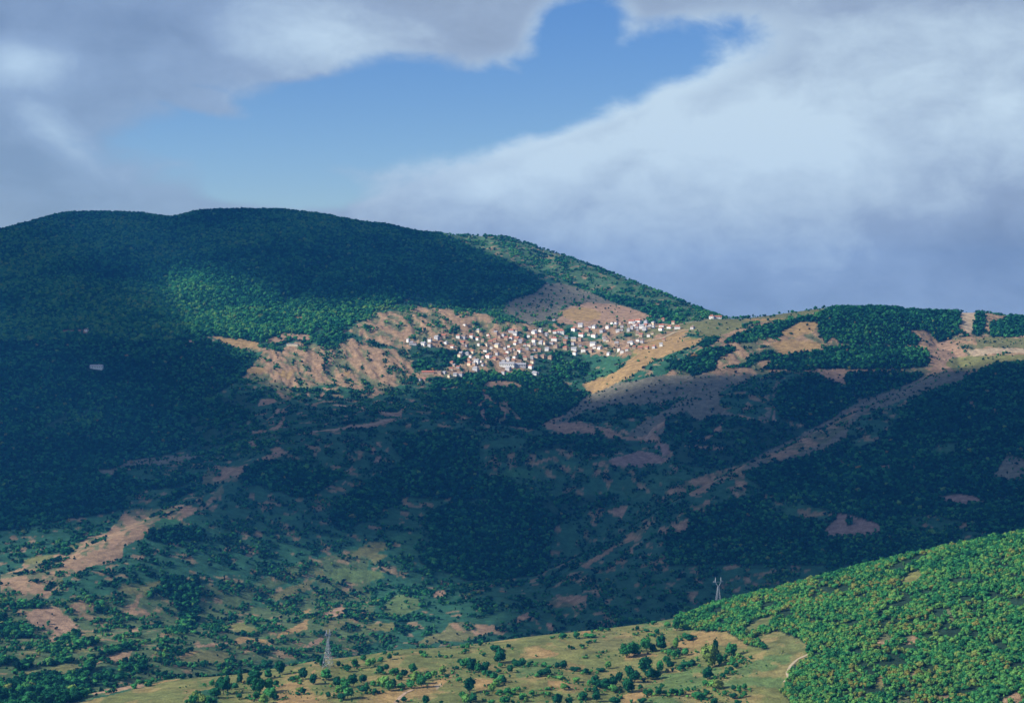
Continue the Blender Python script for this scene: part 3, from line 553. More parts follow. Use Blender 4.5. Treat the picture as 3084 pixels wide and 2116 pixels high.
    ('thin', 'G', [(860, 560), (1000, 505), (1100, 510), (1080, 570), (900, 590)]),
]
FRONT = [
    ('forest', 'H', [(240, 640), (400, 560), (700, 480), (1000, 400), (1280, 330), (1600, 250), (2000, 160), (2324, 100), (2900, 0), (2900, 1700), (700, 1700), (880, 1300), (780, 1200), (830, 1100), (860, 1020), (960, 980), (930, 920), (840, 960), (700, 930),
                     (560, 900), (430, 830), (200, 800), (100, 780), (130, 700)]),
    ('dry', 'H', [(1556, 502), (1600, 436), (1662, 426), (1674, 472), (1640, 514)]), ('mixed', 'H', [(1806, 682), (1840, 666), (1880, 742), (1934, 718), (1870, 774)]), ('mixed', 'H', [(1346, 912), (1460, 816), (1504, 872), (1420, 914)]),
    ('mixed', 'H', [(1526, 852), (1620, 836), (1654, 882), (1570, 894)]), ('olive', 'H', [(1366, 1152), (1420, 1090), (1464, 1132), (1410, 1180)]), ('mixed', 'H', [(1576, 1092), (1660, 1046), (1694, 1082), (1620, 1114)]), ('mixed', 'H', [(1236, 1068), (1334, 1100), (1280, 1114)]),
    ('mixed', 'H', [(1216, 1242), (1334, 1196), (1304, 1254)]), ('mixed', 'H', [(1496, 1275), (1560, 1226), (1624, 1275)]), ('mixed', 'H', [(1896, 1212), (2014, 1196), (1950, 1244)]), ('mixed', 'H', [(1736, 1232), (1854, 1206), (1834, 1264)]),
    ('mixed', 'H', [(2166, 1242), (2300, 1186), (2330, 1275), (2180, 1275)]), ('olive', 'H', [(600, 860), (760, 800), (960, 900), (860, 960), (700, 930)]), ('olive', 'H', [(560, 830), (700, 780), (740, 700), (640, 740), (560, 780)]),
    ('tan', 'c7', [(1500, 702), (1640, 680), (1690, 576), (2100, 598), (2200, 658), (2330, 740), (2330, 784), (2250, 762), (2150, 722), (1950, 732), (1850, 742), (1780, 854), (1650, 844), (1500, 784)]), ('tan', 'c7', [(1346, 752), (1400, 706), (1444, 762)]),
    ('green', 'H', [(536, 1032), (700, 968), (840, 946), (864, 980), (812, 1092), (780, 1174), (600, 1164), (430, 1174), (396, 1112)]), ('green', 'c7', [(1000, 1192), (1300, 1108), (1650, 1008), (1850, 988), (2034, 1010), (1980, 1084), (1850, 1134), (1800, 1254), (1300, 1244), (1050, 1224)]),
    ('tan', 'c6', [(0, 1292), (250, 1268), (550, 1248), (800, 1168), (1000, 1088), (1054, 1100), (850, 1254), (1100, 1270), (700, 1324), (400, 1424), (0, 1500)]), ('tan', 'c6', [(1276, 1142), (1500, 1148), (1404, 1274), (1290, 1254)]),
    ('tan', 'c6', [(1846, 762), (2000, 728), (2100, 792), (2254, 852), (2100, 904), (1900, 884)]), ('pale', 'c6', [(816, 1212), (900, 1188), (874, 1254)]), ('tan', 'c7', [(380, 560), (520, 570), (500, 600), (390, 610)]), ('tan', 'c7', [(0, 1150), (250, 1180), (480, 1260), (300, 1300), (0, 1250)]),
    ('tan', 'c7', [(900, 830), (1150, 840), (1330, 870), (1100, 900), (900, 920)]), ('olive', 'c7', [(450, 620), (800, 560), (1000, 640), (1000, 760), (750, 820), (500, 800)]), ('green', 'c7', [(1000, 520), (1400, 440), (1500, 440), (1480, 560), (1200, 560)]),
    ('tan', 'c5', [(1316, 1274), (1404, 1236), (1344, 1290)]), ('olive', 'c5', [(1000, 1180), (1400, 1140), (1500, 1200), (1200, 1230)]), ('tan', 'c5', [(960, 1420), (1100, 1380), (1300, 1420), (1400, 1595), (980, 1700)]), ('green', 'c5', [(150, 1360), (350, 1330), (370, 1400), (200, 1440)]),
    ('dry', 'c5', [(350, 1540), (700, 1400), (720, 1700), (350, 1700)]), ('tan', 'c5', [(1860, 1500), (2054, 1440), (2054, 1700), (1700, 1700)]), ('scrub', 'c5', [(100, 1500), (340, 1440), (360, 1595), (60, 1595)]),
    ('tan', 'c7', [(840, 1340), (1100, 1250), (1150, 1330), (900, 1480)]), ('green', 'c7', [(1100, 1360), (1700, 1330), (1700, 1450), (1100, 1450)]), ('olive', 'c6', [(1000, 1000), (1100, 980), (1100, 1100), (1000, 1060)]),
    ('green', 'c6', [(1700, 900), (2100, 880), (2324, 930), (2324, 1080), (1750, 1130)]), ('olive', 'c6', [(400, 750), (1100, 725), (1500, 690), (1500, 780), (900, 800), (420, 810)]),
]
R0X, R0Y, RS = -300.0, 500.0, 0.5
RW, RH = int(3700 * RS), int(1900 * RS)


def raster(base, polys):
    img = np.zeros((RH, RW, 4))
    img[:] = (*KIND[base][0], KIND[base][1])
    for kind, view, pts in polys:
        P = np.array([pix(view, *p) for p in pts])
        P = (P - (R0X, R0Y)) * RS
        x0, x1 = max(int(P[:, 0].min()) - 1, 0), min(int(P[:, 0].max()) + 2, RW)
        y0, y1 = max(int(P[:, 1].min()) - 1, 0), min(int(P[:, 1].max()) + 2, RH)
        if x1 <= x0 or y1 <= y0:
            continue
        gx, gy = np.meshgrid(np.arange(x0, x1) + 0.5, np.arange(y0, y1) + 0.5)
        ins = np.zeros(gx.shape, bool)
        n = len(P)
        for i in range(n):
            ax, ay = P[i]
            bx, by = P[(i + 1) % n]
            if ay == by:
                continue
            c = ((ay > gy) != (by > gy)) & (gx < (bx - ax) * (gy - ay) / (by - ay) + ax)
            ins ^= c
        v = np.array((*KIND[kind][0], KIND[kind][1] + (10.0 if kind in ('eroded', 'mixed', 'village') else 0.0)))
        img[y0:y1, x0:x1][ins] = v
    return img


RB, RF = raster('scrub', BACK), raster('dry', FRONT)


def cover(X, Y, Z):
    """ground colour, tree density, patchiness at world points (X, Y, Z arrays)"""
    px = CX + F * X / Y
    py = HY - F * (Z - ZC) / Y
    near = Y < np.interp(px, cols, dC) + 45
    k = np.clip(2000.0 / Y, 0.3, 1.2)
    px = px + 16 * k * (fbm(X / 26, Y / 40, 61, 3) - 0.5) + 9 * k * (fbm(X / 7, Y / 9, 63, 2) - 0.5)
    py = py + 9 * k * (fbm(X / 26, Y / 40, 67, 3) - 0.5) + 6 * k * (fbm(X / 7, Y / 9, 69, 2) - 0.5)
    ix = np.clip(((px - R0X) * RS).astype(int), 0, RW - 1)
    iy = np.clip(((py - R0Y) * RS).astype(int), 0, RH - 1)
    v = np.where(near[..., None], RF[iy, ix], RB[iy, ix])
    patchy = v[..., 3] > 5
    dens = np.where(patchy, v[..., 3] - 10.0, v[..., 3])
    return v[..., :3], dens, patchy, near


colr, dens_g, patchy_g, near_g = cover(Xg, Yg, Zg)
# broken ground: bare gullies between grassy strips
gul = fbm((Xg + 0.25 * Yg) / 16, Yg / 60, 71, 4)
gul2 = np.abs(fbm((Xg + 0.3 * (Yg - 3900)) / 30, Yg / 90, 73, 3) - 0.5) * 2
rid0 = np.abs(fbm((Xg + 0.35 * (Yg - 3900) + 60 * (fbm(Xg / 75, Yg / 75, 75, 3) - 0.5)) / 21, Yg / 95, 74, 3) - 0.5) * 2
bare = np.clip((0.55 * gul + 0.45 * (0.75 - rid0) - 0.490) / 0.045, 0, 1)[..., None]
grassy = np.array((.095, .120, .058))
earth = np.array((.318, .198, .118))
mixc = grassy * (1 - bare) + earth * bare
colr = np.where(patchy_g[..., None], 0.25 * colr + 0.75 * mixc, colr)
ero = (patchy_g & (Yg > 3300) & (Yg < 4300))
erom = gauss(gauss(ero.astype(float), 2.5, 0), 2.5, 1)
rid = np.abs(fbm((Xg + 0.35 * (Yg - 3900) + 60 * (fbm(Xg / 75, Yg / 75, 75, 3) - 0.5)) / 21, Yg / 95, 74, 3) - 0.5) * 2
rid_s = np.abs(fbm((Xg + 0.35 * (Yg - 3900)) / 9.5, Yg / 42, 76, 3) - 0.5) * 2
Zg += erom * ((0.45 - np.clip(rid, 0, 0.6)) * 7 + (0.35 - np.clip(rid_s, 0, 0.6)) * 4.5)
spot = np.clip((fbm(Xg / 14, Yg / 20, 77, 4) - 0.645) / 0.04, 0, 1)[..., None] * (~near_g[..., None]) * (dens_g[..., None] > 0.1) * (dens_g[..., None] < 0.6)
colr = colr * (1 - 0.7 * spot) + earth * 0.7 * spot
fgv = fbm(Xg / 40, Yg / 50, 81, 4)[..., None]
fgd = near_g[..., None] & (dens_g[..., None] < 0.1)
t_ = np.clip((fgv - 0.40) / 0.2, 0, 1)
colr = np.where(fgd, colr * (1 - 0.55 * (0.5 - np.abs(t_ - 0.5)) * 0) * (0.5 + 0.5 * 1) * (1 - 0.4 * t_) + np.array((.085, .130, .042)) * 0.4 * t_, colr)
bs = np.clip((fbm(Xg / 17, Yg / 30, 83, 4) - 0.585) / 0.07, 0, 1)[..., None]
colr = np.where(fgd, colr * (1 - 0.5 * bs) + np.array((.30, .205, .090)) * 0.5 * bs, colr)
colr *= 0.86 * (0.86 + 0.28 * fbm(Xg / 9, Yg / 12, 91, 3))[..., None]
PY = HY - F * (Zg - ZC) / Yg
RUN = np.minimum.accumulate(np.where(Yg > 1250, PY, 1e9), 0)


# ------------------------------------------------------------------ materials
def mat(name):
    m = bpy.data.materials.new(name)
    m.use_nodes = True
    w = NT(m.node_tree)
    out = w.n('ShaderNodeOutputMaterial')
    return m, w, out


def plain(name, rgb, rough=0.85, var=0.25, scale=0.6, spec=0.2):
    m, w, out = mat(name)
    p = w.n('ShaderNodeBsdfPrincipled')
    tc = w.n('ShaderNodeTexCoord')
    nz = w.noise(tc.outputs['Object'], scale, 5.0, 0.6)
    f = w.step(nz, 0.3, 0.7, 1 - var, 1 + var)
    c = w.n('ShaderNodeVectorMath', operation='SCALE')
    c.inputs[0].default_value = rgb
    w.put(c.inputs['Scale'], f)
    w.put(p.inputs['Base Color'], c.outputs[0])
    p.inputs['Roughness'].default_value = rough
    p.inputs['Specular IOR Level'].default_value = spec
    w.t.links.new(p.outputs[0], out.inputs[0])
    return m


def ground_material():
    m, w, out = mat('ground_cover')
    p = w.n('ShaderNodeBsdfPrincipled')
    at = w.n('ShaderNodeAttribute', attribute_name='cover')
    geo = w.n('ShaderNodeNewGeometry')
    n1 = w.noise(geo.outputs['Position'], 0.09, 6.0, 0.62)
    n2 = w.noise(geo.outputs['Position'], 0.55, 5.0, 0.65)
    f = w.math('MULTIPLY', w.step(n1, 0.3, 0.7, 0.72, 1.30), w.step(n2, 0.3, 0.7, 0.72, 1.28))
    c = w.n('ShaderNodeVectorMath', operation='SCALE')
    w.put(c.inputs[0], at.outputs['Color'])
    w.put(c.inputs['Scale'], f)
    w.put(p.inputs['Base Color'], c.outputs[0])
    p.inputs['Roughness'].default_value = 0.95
    p.inputs['Specular IOR Level'].default_value = 0.08
    bmp = w.n('ShaderNodeBump')
    bmp.inputs['Strength'].default_value = 0.8
    bmp.inputs['Distance'].default_value = 1.6
    w.put(bmp.inputs['Height'], w.math('ADD', w.math('MULTIPLY', n1, 1.5), w.math('MULTIPLY', n2, 0.6)))
    w.put(p.inputs['Normal'], bmp.outputs[0])
    w.t.links.new(p.outputs[0], out.inputs[0])
    return m


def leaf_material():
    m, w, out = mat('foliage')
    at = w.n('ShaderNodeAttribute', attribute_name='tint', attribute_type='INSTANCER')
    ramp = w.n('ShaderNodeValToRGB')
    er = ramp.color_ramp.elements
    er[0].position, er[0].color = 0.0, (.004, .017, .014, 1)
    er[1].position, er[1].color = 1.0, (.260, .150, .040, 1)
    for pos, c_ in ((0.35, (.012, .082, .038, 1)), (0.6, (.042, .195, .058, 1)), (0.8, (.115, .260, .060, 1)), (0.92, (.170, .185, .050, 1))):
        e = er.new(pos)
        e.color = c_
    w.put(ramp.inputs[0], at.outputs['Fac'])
    geo = w.n('ShaderNodeNewGeometry')
    nz = w.noise(geo.outputs['Position'], 0.9, 3.0, 0.6)
    c = w.n('ShaderNodeVectorMath', operation='SCALE')
    w.put(c.inputs[0], ramp.outputs[0])
    w.put(c.inputs['Scale'], w.step(nz, 0.3, 0.7, 0.6, 1.5))
    df = w.n('ShaderNodeBsdfDiffuse')
    tr = w.n('ShaderNodeBsdfTranslucent')
    w.put(df.inputs['Color'], c.outputs[0])
    w.put(tr.inputs['Color'], c.outputs[0])
    mx_ = w.n('ShaderNodeMixShader')
    mx_.inputs[0].default_value = 0.22
    w.t.links.new(df.outputs[0], mx_.inputs[1])
    w.t.links.new(tr.outputs[0], mx_.inputs[2])
    w.t.links.new(mx_.outputs[0], out.inputs[0])
    return m


M_GROUND = ground_material()
M_LEAF = leaf_material()
M_BARK = plain('bark', (.07, .052, .038), 0.9, 0.3, 2.0)

# ------------------------------------------------------------------ build the land
def link(o, parent=None, **props):
    col.objects.link(o)
    if parent is not None:
        o.parent = parent
    for k, v in props.items():
        o[k] = v
    return o


def grid_mesh(name, X, Y, Z):
    r, c = X.shape
    me = bpy.data.meshes.new(name)
    co = np.stack([X, Y, Z], -1).reshape(-1, 3).astype(np.float32)
    i = np.arange(r * c).reshape(r, c)
    q = np.stack([i[:-1, :-1], i[:-1, 1:], i[1:, 1:], i[1:, :-1]], -1).reshape(-1, 4).astype(np.int32)
    me.vertices.add(len(co))
    me.vertices.foreach_set('co', co.ravel())
    me.loops.add(q.size)
    me.loops.foreach_set('vertex_index', q.ravel())
    me.polygons.add(len(q))
    me.polygons.foreach_set('loop_start', np.arange(0, q.size, 4, dtype=np.int32))
    me.polygons.foreach_set('loop_total', np.full(len(q), 4, np.int32))
    me.polygons.foreach_set('use_smooth', np.ones(len(q), bool))
    me.update()
    return me


tm = grid_mesh('terrain', Xg, Yg, Zg)
ca = tm.attributes.new('cover', 'FLOAT_COLOR', 'POINT')
ca.data.foreach_set('color', np.concatenate([colr, np.ones((NR, NC, 1))], -1).astype(np.float32).ravel())
tm.materials.append(M_GROUND)
terrain = link(bpy.data.objects.new('terrain', tm), kind='structure')
terrain['label'] = 'rolling hill and mountain land with grass, bare earth and forest floor'


def mesh_obj(name, verts, faces, material, parent=None, smooth=False):
    me = bpy.data.meshes.new(name)
    me.from_pydata(verts, [], faces)
    me.materials.append(material)
    if smooth:
        me.polygons.foreach_set('use_smooth', np.ones(len(me.polygons), bool))
    me.update()
    return link(bpy.data.objects.new(name, me), parent)


# dirt tracks laid as ribbons on the land
M_TRACK = plain('track_earth', (.30, .215, .150), 0.95, 0.3, 0.15, 0.05)
M_PALE = plain('track_pale', (.34, .285, .195), 0.95, 0.25, 0.15, 0.05)


def track(view, pts, width, m, label, dmin=1250.0):
    P = [hit(*pix(view, *p), dmin) for p in pts]
    fine_ = []
    for a, b in zip(P[:-1], P[1:]):
        n = max(2, int((b - a).length / 7))
        fine_ += [a.lerp(b, i / n) for i in range(n)]
    fine_.append(P[-1])
    v, f = [], []
    for i, p in enumerate(fine_):
        t = (fine_[min(i + 2, len(fine_) - 1)] - fine_[max(i - 2, 0)])
        t.z = 0
        t.normalize()
        s = Vector((-t.y, t.x, 0))
        wd = width * (0.8 + 0.4 * random.random())
        for k in (-1, -0.33, 0.33, 1):
            q = p + s * k * wd * 0.5
            v.append((q.x, q.y, float(ground(q.x, q.y)) + 0.30))
    for i in range(len(fine_) - 1):
        for k in range(3):
            a = i * 4 + k
            f.append((a, a + 1, a + 5, a + 4))
    o = mesh_obj('dirt_track', v, f, m, smooth=True)
    o['kind'] = 'structure'
    o['label'] = label
    return o


random.seed(3)
track('c2', [(670, 688), (780, 668), (900, 655), (1040, 642), (1200, 622), (1330, 600), (1480, 565), (1600, 535), (1660, 530), (1600, 500), (1480, 462), (1350, 438), (1200, 412), (1010, 395)], 8.0, M_TRACK,
      'hairpin dirt track across the wooded slope below the village', 2400)
track('c3', [(2324, 565), (2220, 640), (2175, 700), (2140, 735)], 6.0, M_TRACK, 'reddish dirt track running up beside the ploughed field', 2400)
track('c8', [(640, 690), (590, 722), (530, 748), (475, 800), (447, 850), (458, 890), (425, 930)], 2.4, M_PALE, 'pale footpath at the edge of the green pasture by the wood')
track('c6', [(560, 1262), (470, 1298), (400, 1360), (350, 1418)], 3.0, M_TRACK, 'tan footpath crossing the bare grass slope')
track('A', [(1790, 375), (1900, 350), (1990, 312), (2060, 300)], 5.0, M_PALE, 'pale track climbing the dry slope beside the village', 2400)
track('A', [(2000, 268), (2090, 250), (2200, 240)], 4.0, M_PALE, 'pale track along the saddle to the lone building', 2400)

# ------------------------------------------------------------------ tree shapes
rng = np.random.default_rng(7)


def ico(sub):
    bm = bmesh.new()
    bmesh.ops.create_icosphere(bm, subdivisions=sub, radius=1.0)
    v = np.array([x.co[:] for x in bm.verts])
    f = [tuple(q.index for q in p.verts) for p in bm.faces]
    bm.free()
    return v, f


ICO1, ICO2 = ico(1), ico(2)


def crown_data(seed, w, h, base, lobes, leaves, leaf, hull_sub, shape='round'):
    """a crown in a unit where the tree is 1 high: lobed leafy hulls plus loose leaf sprays"""
    r = np.random.default_rng(seed)
    V, Fc = [], []
    cz, ch = base + (h - base) / 2, (h - base) / 2
    C = []
    for i in range(lobes):
        if i == 0:
            c, rad = np.array((0, 0, cz)), np.array((w * 0.36, w * 0.36, ch * 0.80))
        else:
            th = r.uniform(0, 2 * math.pi)
            zz = r.uniform(-0.75, 0.8)
            taper = math.sqrt(max(0.05, 1 - zz * zz)) if shape == 'round' else (1.0 - 0.42 * (zz + 1)) if shape == 'cone' else 0.8
            rr = w * 0.30 * taper * r.uniform(0.7, 1.1)
            c = np.array((math.cos(th) * rr, math.sin(th) * rr, cz + zz * ch * 0.75))
            s = r.uniform(0.15, 0.26)
            rad = np.array((w * s, w * s, min(w, 2 * ch) * s * r.uniform(0.8, 1.15)))
        C.append((c, rad))
        v0, f0 = (ICO2 if (hull_sub == 2 or i == 0) else ICO1)
        bump = 1 + 0.30 * (r.random(len(v0)) - 0.5) * (1 if hull_sub == 2 else 0.8)
        v = v0 * bump[:, None] * rad * 0.84 + c
        off = len(V)
        V += v.tolist()
        Fc += [tuple(k + off for k in q) for q in f0]
    for i in range(leaves):
        c, rad = C[r.integers(len(C))]
        d = r.normal(size=3)
        d /= np.linalg.norm(d)
        p = c + d * rad * r.uniform(0.85, 1.28)
        n = d + r.normal(size=3) * 0.55
        n /= np.linalg.norm(n)
        a = np.cross(n, r.normal(size=3))
        a /= np.linalg.norm(a) + 1e-9
        b = np.cross(n, a)
        s = leaf * r.uniform(0.6, 1.3)
        off = len(V)
        V += [(p + s * (a * k + b * l)).tolist() for k, l in ((-.6, -.5), (.6, -.35), (.45, .6), (-.5, .45))]
        Fc.append((off, off + 1, off + 2, off + 3))
    return V, Fc


def trunk_data(seed, w, base, h):
    r = np.random.default_rng(seed + 500)
    V, Fc = [], []

    def limb(p0, p1, r0, r1, n=5):
        p0, p1 = np.array(p0), np.array(p1)
        ax = (p1 - p0) / np.linalg.norm(p1 - p0)
        u = np.cross(ax, (0.3, 0.9, 0.1))
        u /= np.linalg.norm(u)
        v = np.cross(ax, u)
        off = len(V)
        for p, rad in ((p0, r0), (p1, r1)):
            for k in range(n):
                t = 2 * math.pi * k / n
                V.append((p + rad * (u * math.cos(t) + v * math.sin(t))).tolist())
        for k in range(n):
            Fc.append((off + k, off + (k + 1) % n, off + n + (k + 1) % n, off + n + k))
    t0 = 0.022 + 0.012 * w
    fork = base + 0.22 * (h - base)
    limb((0, 0, -0.08), (0.01, 0, fork), t0, t0 * 0.7)
    for i in range(4):
        th = i * 1.6 + r.uniform(0, 1)
        limb((0.01, 0, fork - 0.02), (math.cos(th) * w * 0.26, math.sin(th) * w * 0.26, base + (h - base) * r.uniform(0.5, 0.75)), t0 * 0.55, t0 * 0.2, 4)
    return V, Fc


# name: width, crown base, shape  (height is 1)
FORMS = {'round': (1.05, 0.10, 'round'), 'broad': (1.55, 0.10, 'round'), 'oval': (0.72, 0.10, 'round'), 'spire': (0.34, 0.04, 'cone'), 'bush': (1.75, 0.02, 'round'), 'cone': (0.70, 0.06, 'cone')}


def as_mesh(name, V, Fc, m):
    me = bpy.data.meshes.new(name)
    me.from_pydata(V, [], Fc)
    me.materials.append(m)
    me.update()
    return me


TREE_MESH = {}
for fi, (fn, (w_, b_, sh_)) in enumerate(FORMS.items()):
    TREE_MESH[fn] = []
    for k in range(3):
        sd = fi * 31 + k
        cv = crown_data(sd, w_, 1.0, b_, 13, 330, 0.085, 2, sh_)
        tv = trunk_data(sd, w_, b_, 1.0)
        TREE_MESH[fn].append((as_mesh('crown', *cv, M_LEAF), as_mesh('trunk', *tv, M_BARK)))

# simpler trees for the continuous woods
protos = bpy.data.collections.new('wood_shapes')
for k in range(6):
    fn = ('round', 'broad', 'oval', 'round', 'broad', 'round')[k]
    w_, b_, sh_ = FORMS[fn]
    V, Fc = crown_data(900 + k, w_, 1.0, 0.08, 6, 70, 0.13, 1, sh_)
    n0 = len(Fc)
    tv, tf = trunk_data(900 + k, w_, 0.1, 1.0)
    off = len(V)
    Fc = Fc + [tuple(q + off for q in f) for f in tf]
    me = as_mesh('wood_tree', V + tv, Fc, M_LEAF)
    me.materials.append(M_BARK)
    me.polygons.foreach_set('material_index', np.array([0] * n0 + [1] * len(tf), np.int32))
    protos.objects.link(bpy.data.objects.new('wood_tree_shape_%s' % 'abcdef'[k], me))


def scatter_nodes():
    g = bpy.data.node_groups.new('woodland', 'GeometryNodeTree')
    g.interface.new_socket('Geometry', in_out='INPUT', socket_type='NodeSocketGeometry')
    g.interface.new_socket('Geometry', in_out='OUTPUT', socket_type='NodeSocketGeometry')
    w = NT(g)
    gi, go = w.n('NodeGroupInput'), w.n('NodeGroupOutput')
    iop = w.n('GeometryNodeInstanceOnPoints')
    ci = w.n('GeometryNodeCollectionInfo')
    ci.inputs['Collection'].default_value = protos
    ci.inputs['Separate Children'].default_value = True
    ci.inputs['Reset Children'].default_value = True

    def attr(nm, tp):
        a = w.n('GeometryNodeInputNamedAttribute', data_type=tp)
        a.inputs['Name'].default_value = nm
        return a.outputs['Attribute']
    w.t.links.new(gi.outputs[0], iop.inputs['Points'])
    w.t.links.new(ci.outputs[0], iop.inputs['Instance'])
    iop.inputs['Pick Instance'].default_value = True
    w.t.links.new(attr('variant', 'INT'), iop.inputs['Instance Index'])
    e2r = w.n('FunctionNodeEulerToRotation')
    w.t.links.new(attr('turn', 'FLOAT_VECTOR'), e2r.inputs[0])
    w.t.links.new(e2r.outputs[0], iop.inputs['Rotation'])
    w.t.links.new(attr('size', 'FLOAT_VECTOR'), iop.inputs['Scale'])
    w.t.links.new(iop.outputs[0], go.inputs[0])
    return g


GN = scatter_nodes()


def woods(name, label, P, size, tint):
    n = len(P)
    me = bpy.data.meshes.new(name)
    me.vertices.add(n)
    me.vertices.foreach_set('co', P.astype(np.float32).ravel())

    def at(nm, tp, key, v):
        me.attributes.new(nm, tp, 'POINT').data.foreach_set(key, v)
    at('variant', 'INT', 'value', rng.integers(0, 6, n).astype(np.int32))
    t = np.zeros((n, 3), np.float32)
    t[:, 2] = rng.uniform(0, 6.28, n)
    t[:, :2] = rng.normal(0, 0.07, (n, 2))
    at('turn', 'FLOAT_VECTOR', 'vector', t.ravel())
    s = np.stack([size * rng.uniform(0.8, 1.2, n), size * rng.uniform(0.8, 1.2, n), size * rng.uniform(0.85, 1.2, n)], -1)
    at('size', 'FLOAT_VECTOR', 'vector', s.astype(np.float32).ravel())
    at('tint', 'FLOAT', 'value', tint.astype(np.float32))
    me.materials.append(M_LEAF)
    o = link(bpy.data.objects.new(name, me), kind='stuff', label=label, category='forest')
    md = o.modifiers.new('woodland', 'NODES')
    md.node_group = GN
    return o


def sample(d0, d1, spacing):
    """jittered points on the land between two distances, within the view"""
    ys = np.arange(d0, d1, spacing)
    out = []
    for y in ys:
        half = (1542 + 110) / F * y
        xs = np.arange(-half, half, spacing)
        xs = xs + rng.uniform(-0.48, 0.48, len(xs)) * spacing
        yy = y + rng.uniform(-0.48, 0.48, len(xs)) * spacing
        out.append(np.stack([xs, yy], -1))
    P = np.concatenate(out)
    z = ground(P[:, 0], P[:, 1])
    return np.concatenate([P, z[:, None]], 1)


def visible(P, h):
    px = CX + F * P[:, 0] / P[:, 1]
    py = HY - F * (P[:, 2] + h - ZC) / P[:, 1]
    ci = np.clip(np.round(np.interp(px, cols, np.arange(NC))).astype(int), 0, NC - 1)
    ri = np.clip(np.searchsorted(rows, P[:, 1]) - 2, 0, NR - 1)
    return (py < RUN[ri, ci] + 3) & (py < 2150), px, py


CLEAR = []


def grow(d0, d1, spacing, base_h, clump):
    P = sample(d0, d1, spacing)
    c, dn, pt, nr = cover(P[:, 0], P[:, 1], P[:, 2])
    cl = fbm(P[:, 0] / clump, P[:, 1] / clump, 101, 3)
    fine_c = fbm(P[:, 0] / 15, P[:, 1] / 19, 103, 3)
    open_p = np.clip((fine_c + 0.25 * (cl - 0.5) - (0.635 - 0.33 * dn)) / 0.05, 0, 1) * 0.95 + 0.05 * dn
    prob = np.where(dn > 0.9, dn, np.where(dn < 0.1, dn, open_p))
    prob = np.where(pt, prob * np.clip((0.52 - fbm((P[:, 0] + 0.25 * P[:, 1]) / 16, P[:, 1] / 60, 71, 4)) / 0.1, 0, 1) * 1.6, prob)
    keep = rng.random(len(P)) < prob
    P, dn, nr, cl = P[keep], dn[keep], nr[keep], cl[keep]
    h = base_h * (0.6 + 0.9 * rng.random(len(P)) ** 1.4) * np.where(dn > 1.1, 1.18, np.where(dn < 0.5, 0.75, 1.0))
    vis, px, py = visible(P, h)
    for (bx, by, bw) in CLEAR:                              # keep house plots and their fronts open
        vis &= ~((np.abs(P[:, 0] - bx) < bw * 0.6 + 1.5) & (P[:, 1] > by - 26) & (P[:, 1] < by + 9))
    return P[vis], h[vis], nr[vis], cl[vis], px[vis], py[vis], dn[vis]


def tints(n, lo, hi, autumn, cl):
    t = rng.uniform(lo, hi, n) + (cl - 0.5) * 0.35
    a = rng.random(n) < autumn
    t[a] = rng.uniform(0.85, 1.0, a.sum())
    return np.clip(t, 0, 1)


# ------------------------------------------------------------------ houses
WALL = {'w': ('white', plain('white_render', (.72, .70, .66), 0.9, 0.10, 0.4)), 'c': ('cream', plain('cream_render', (.62, .53, .38), 0.9, 0.15, 0.4)),
        'g': ('grey', plain('grey_render', (.40, .39, .40), 0.9, 0.2, 0.4)), 't': ('tan stone', plain('tan_stone', (.36, .26, .18), 0.95, 0.3, 0.6))}
ROOF = {'r': ('red', plain('red_roof_tile', (.36, .135, .085), 0.85, 0.3, 1.2)), 'b': ('brown', plain('brown_roof_tile', (.23, .150, .115), 0.9, 0.3, 1.2)),
        's': ('grey', plain('grey_roof_slab', (.30, .30, .33), 0.8, 0.2, 1.0))}
M_GLASS = plain('window_glass', (.03, .04, .05), 0.3, 0.1, 1.0, 0.5)
M_STEEL = plain('galvanised_steel', (.26, .29, .34), 0.55, 0.15, 0.5, 0.4)


def box_data(x0, x1, y0, y1, z0, z1):
    v = [(x, y, z) for z in (z0, z1) for x, y in ((x0, y0), (x1, y0), (x1, y1), (x0, y1))]
    f = [(3, 2, 1, 0), (4, 5, 6, 7), (0, 1, 5, 4), (1, 2, 6, 5), (2, 3, 7, 6), (3, 0, 4, 7)]
    return v, f


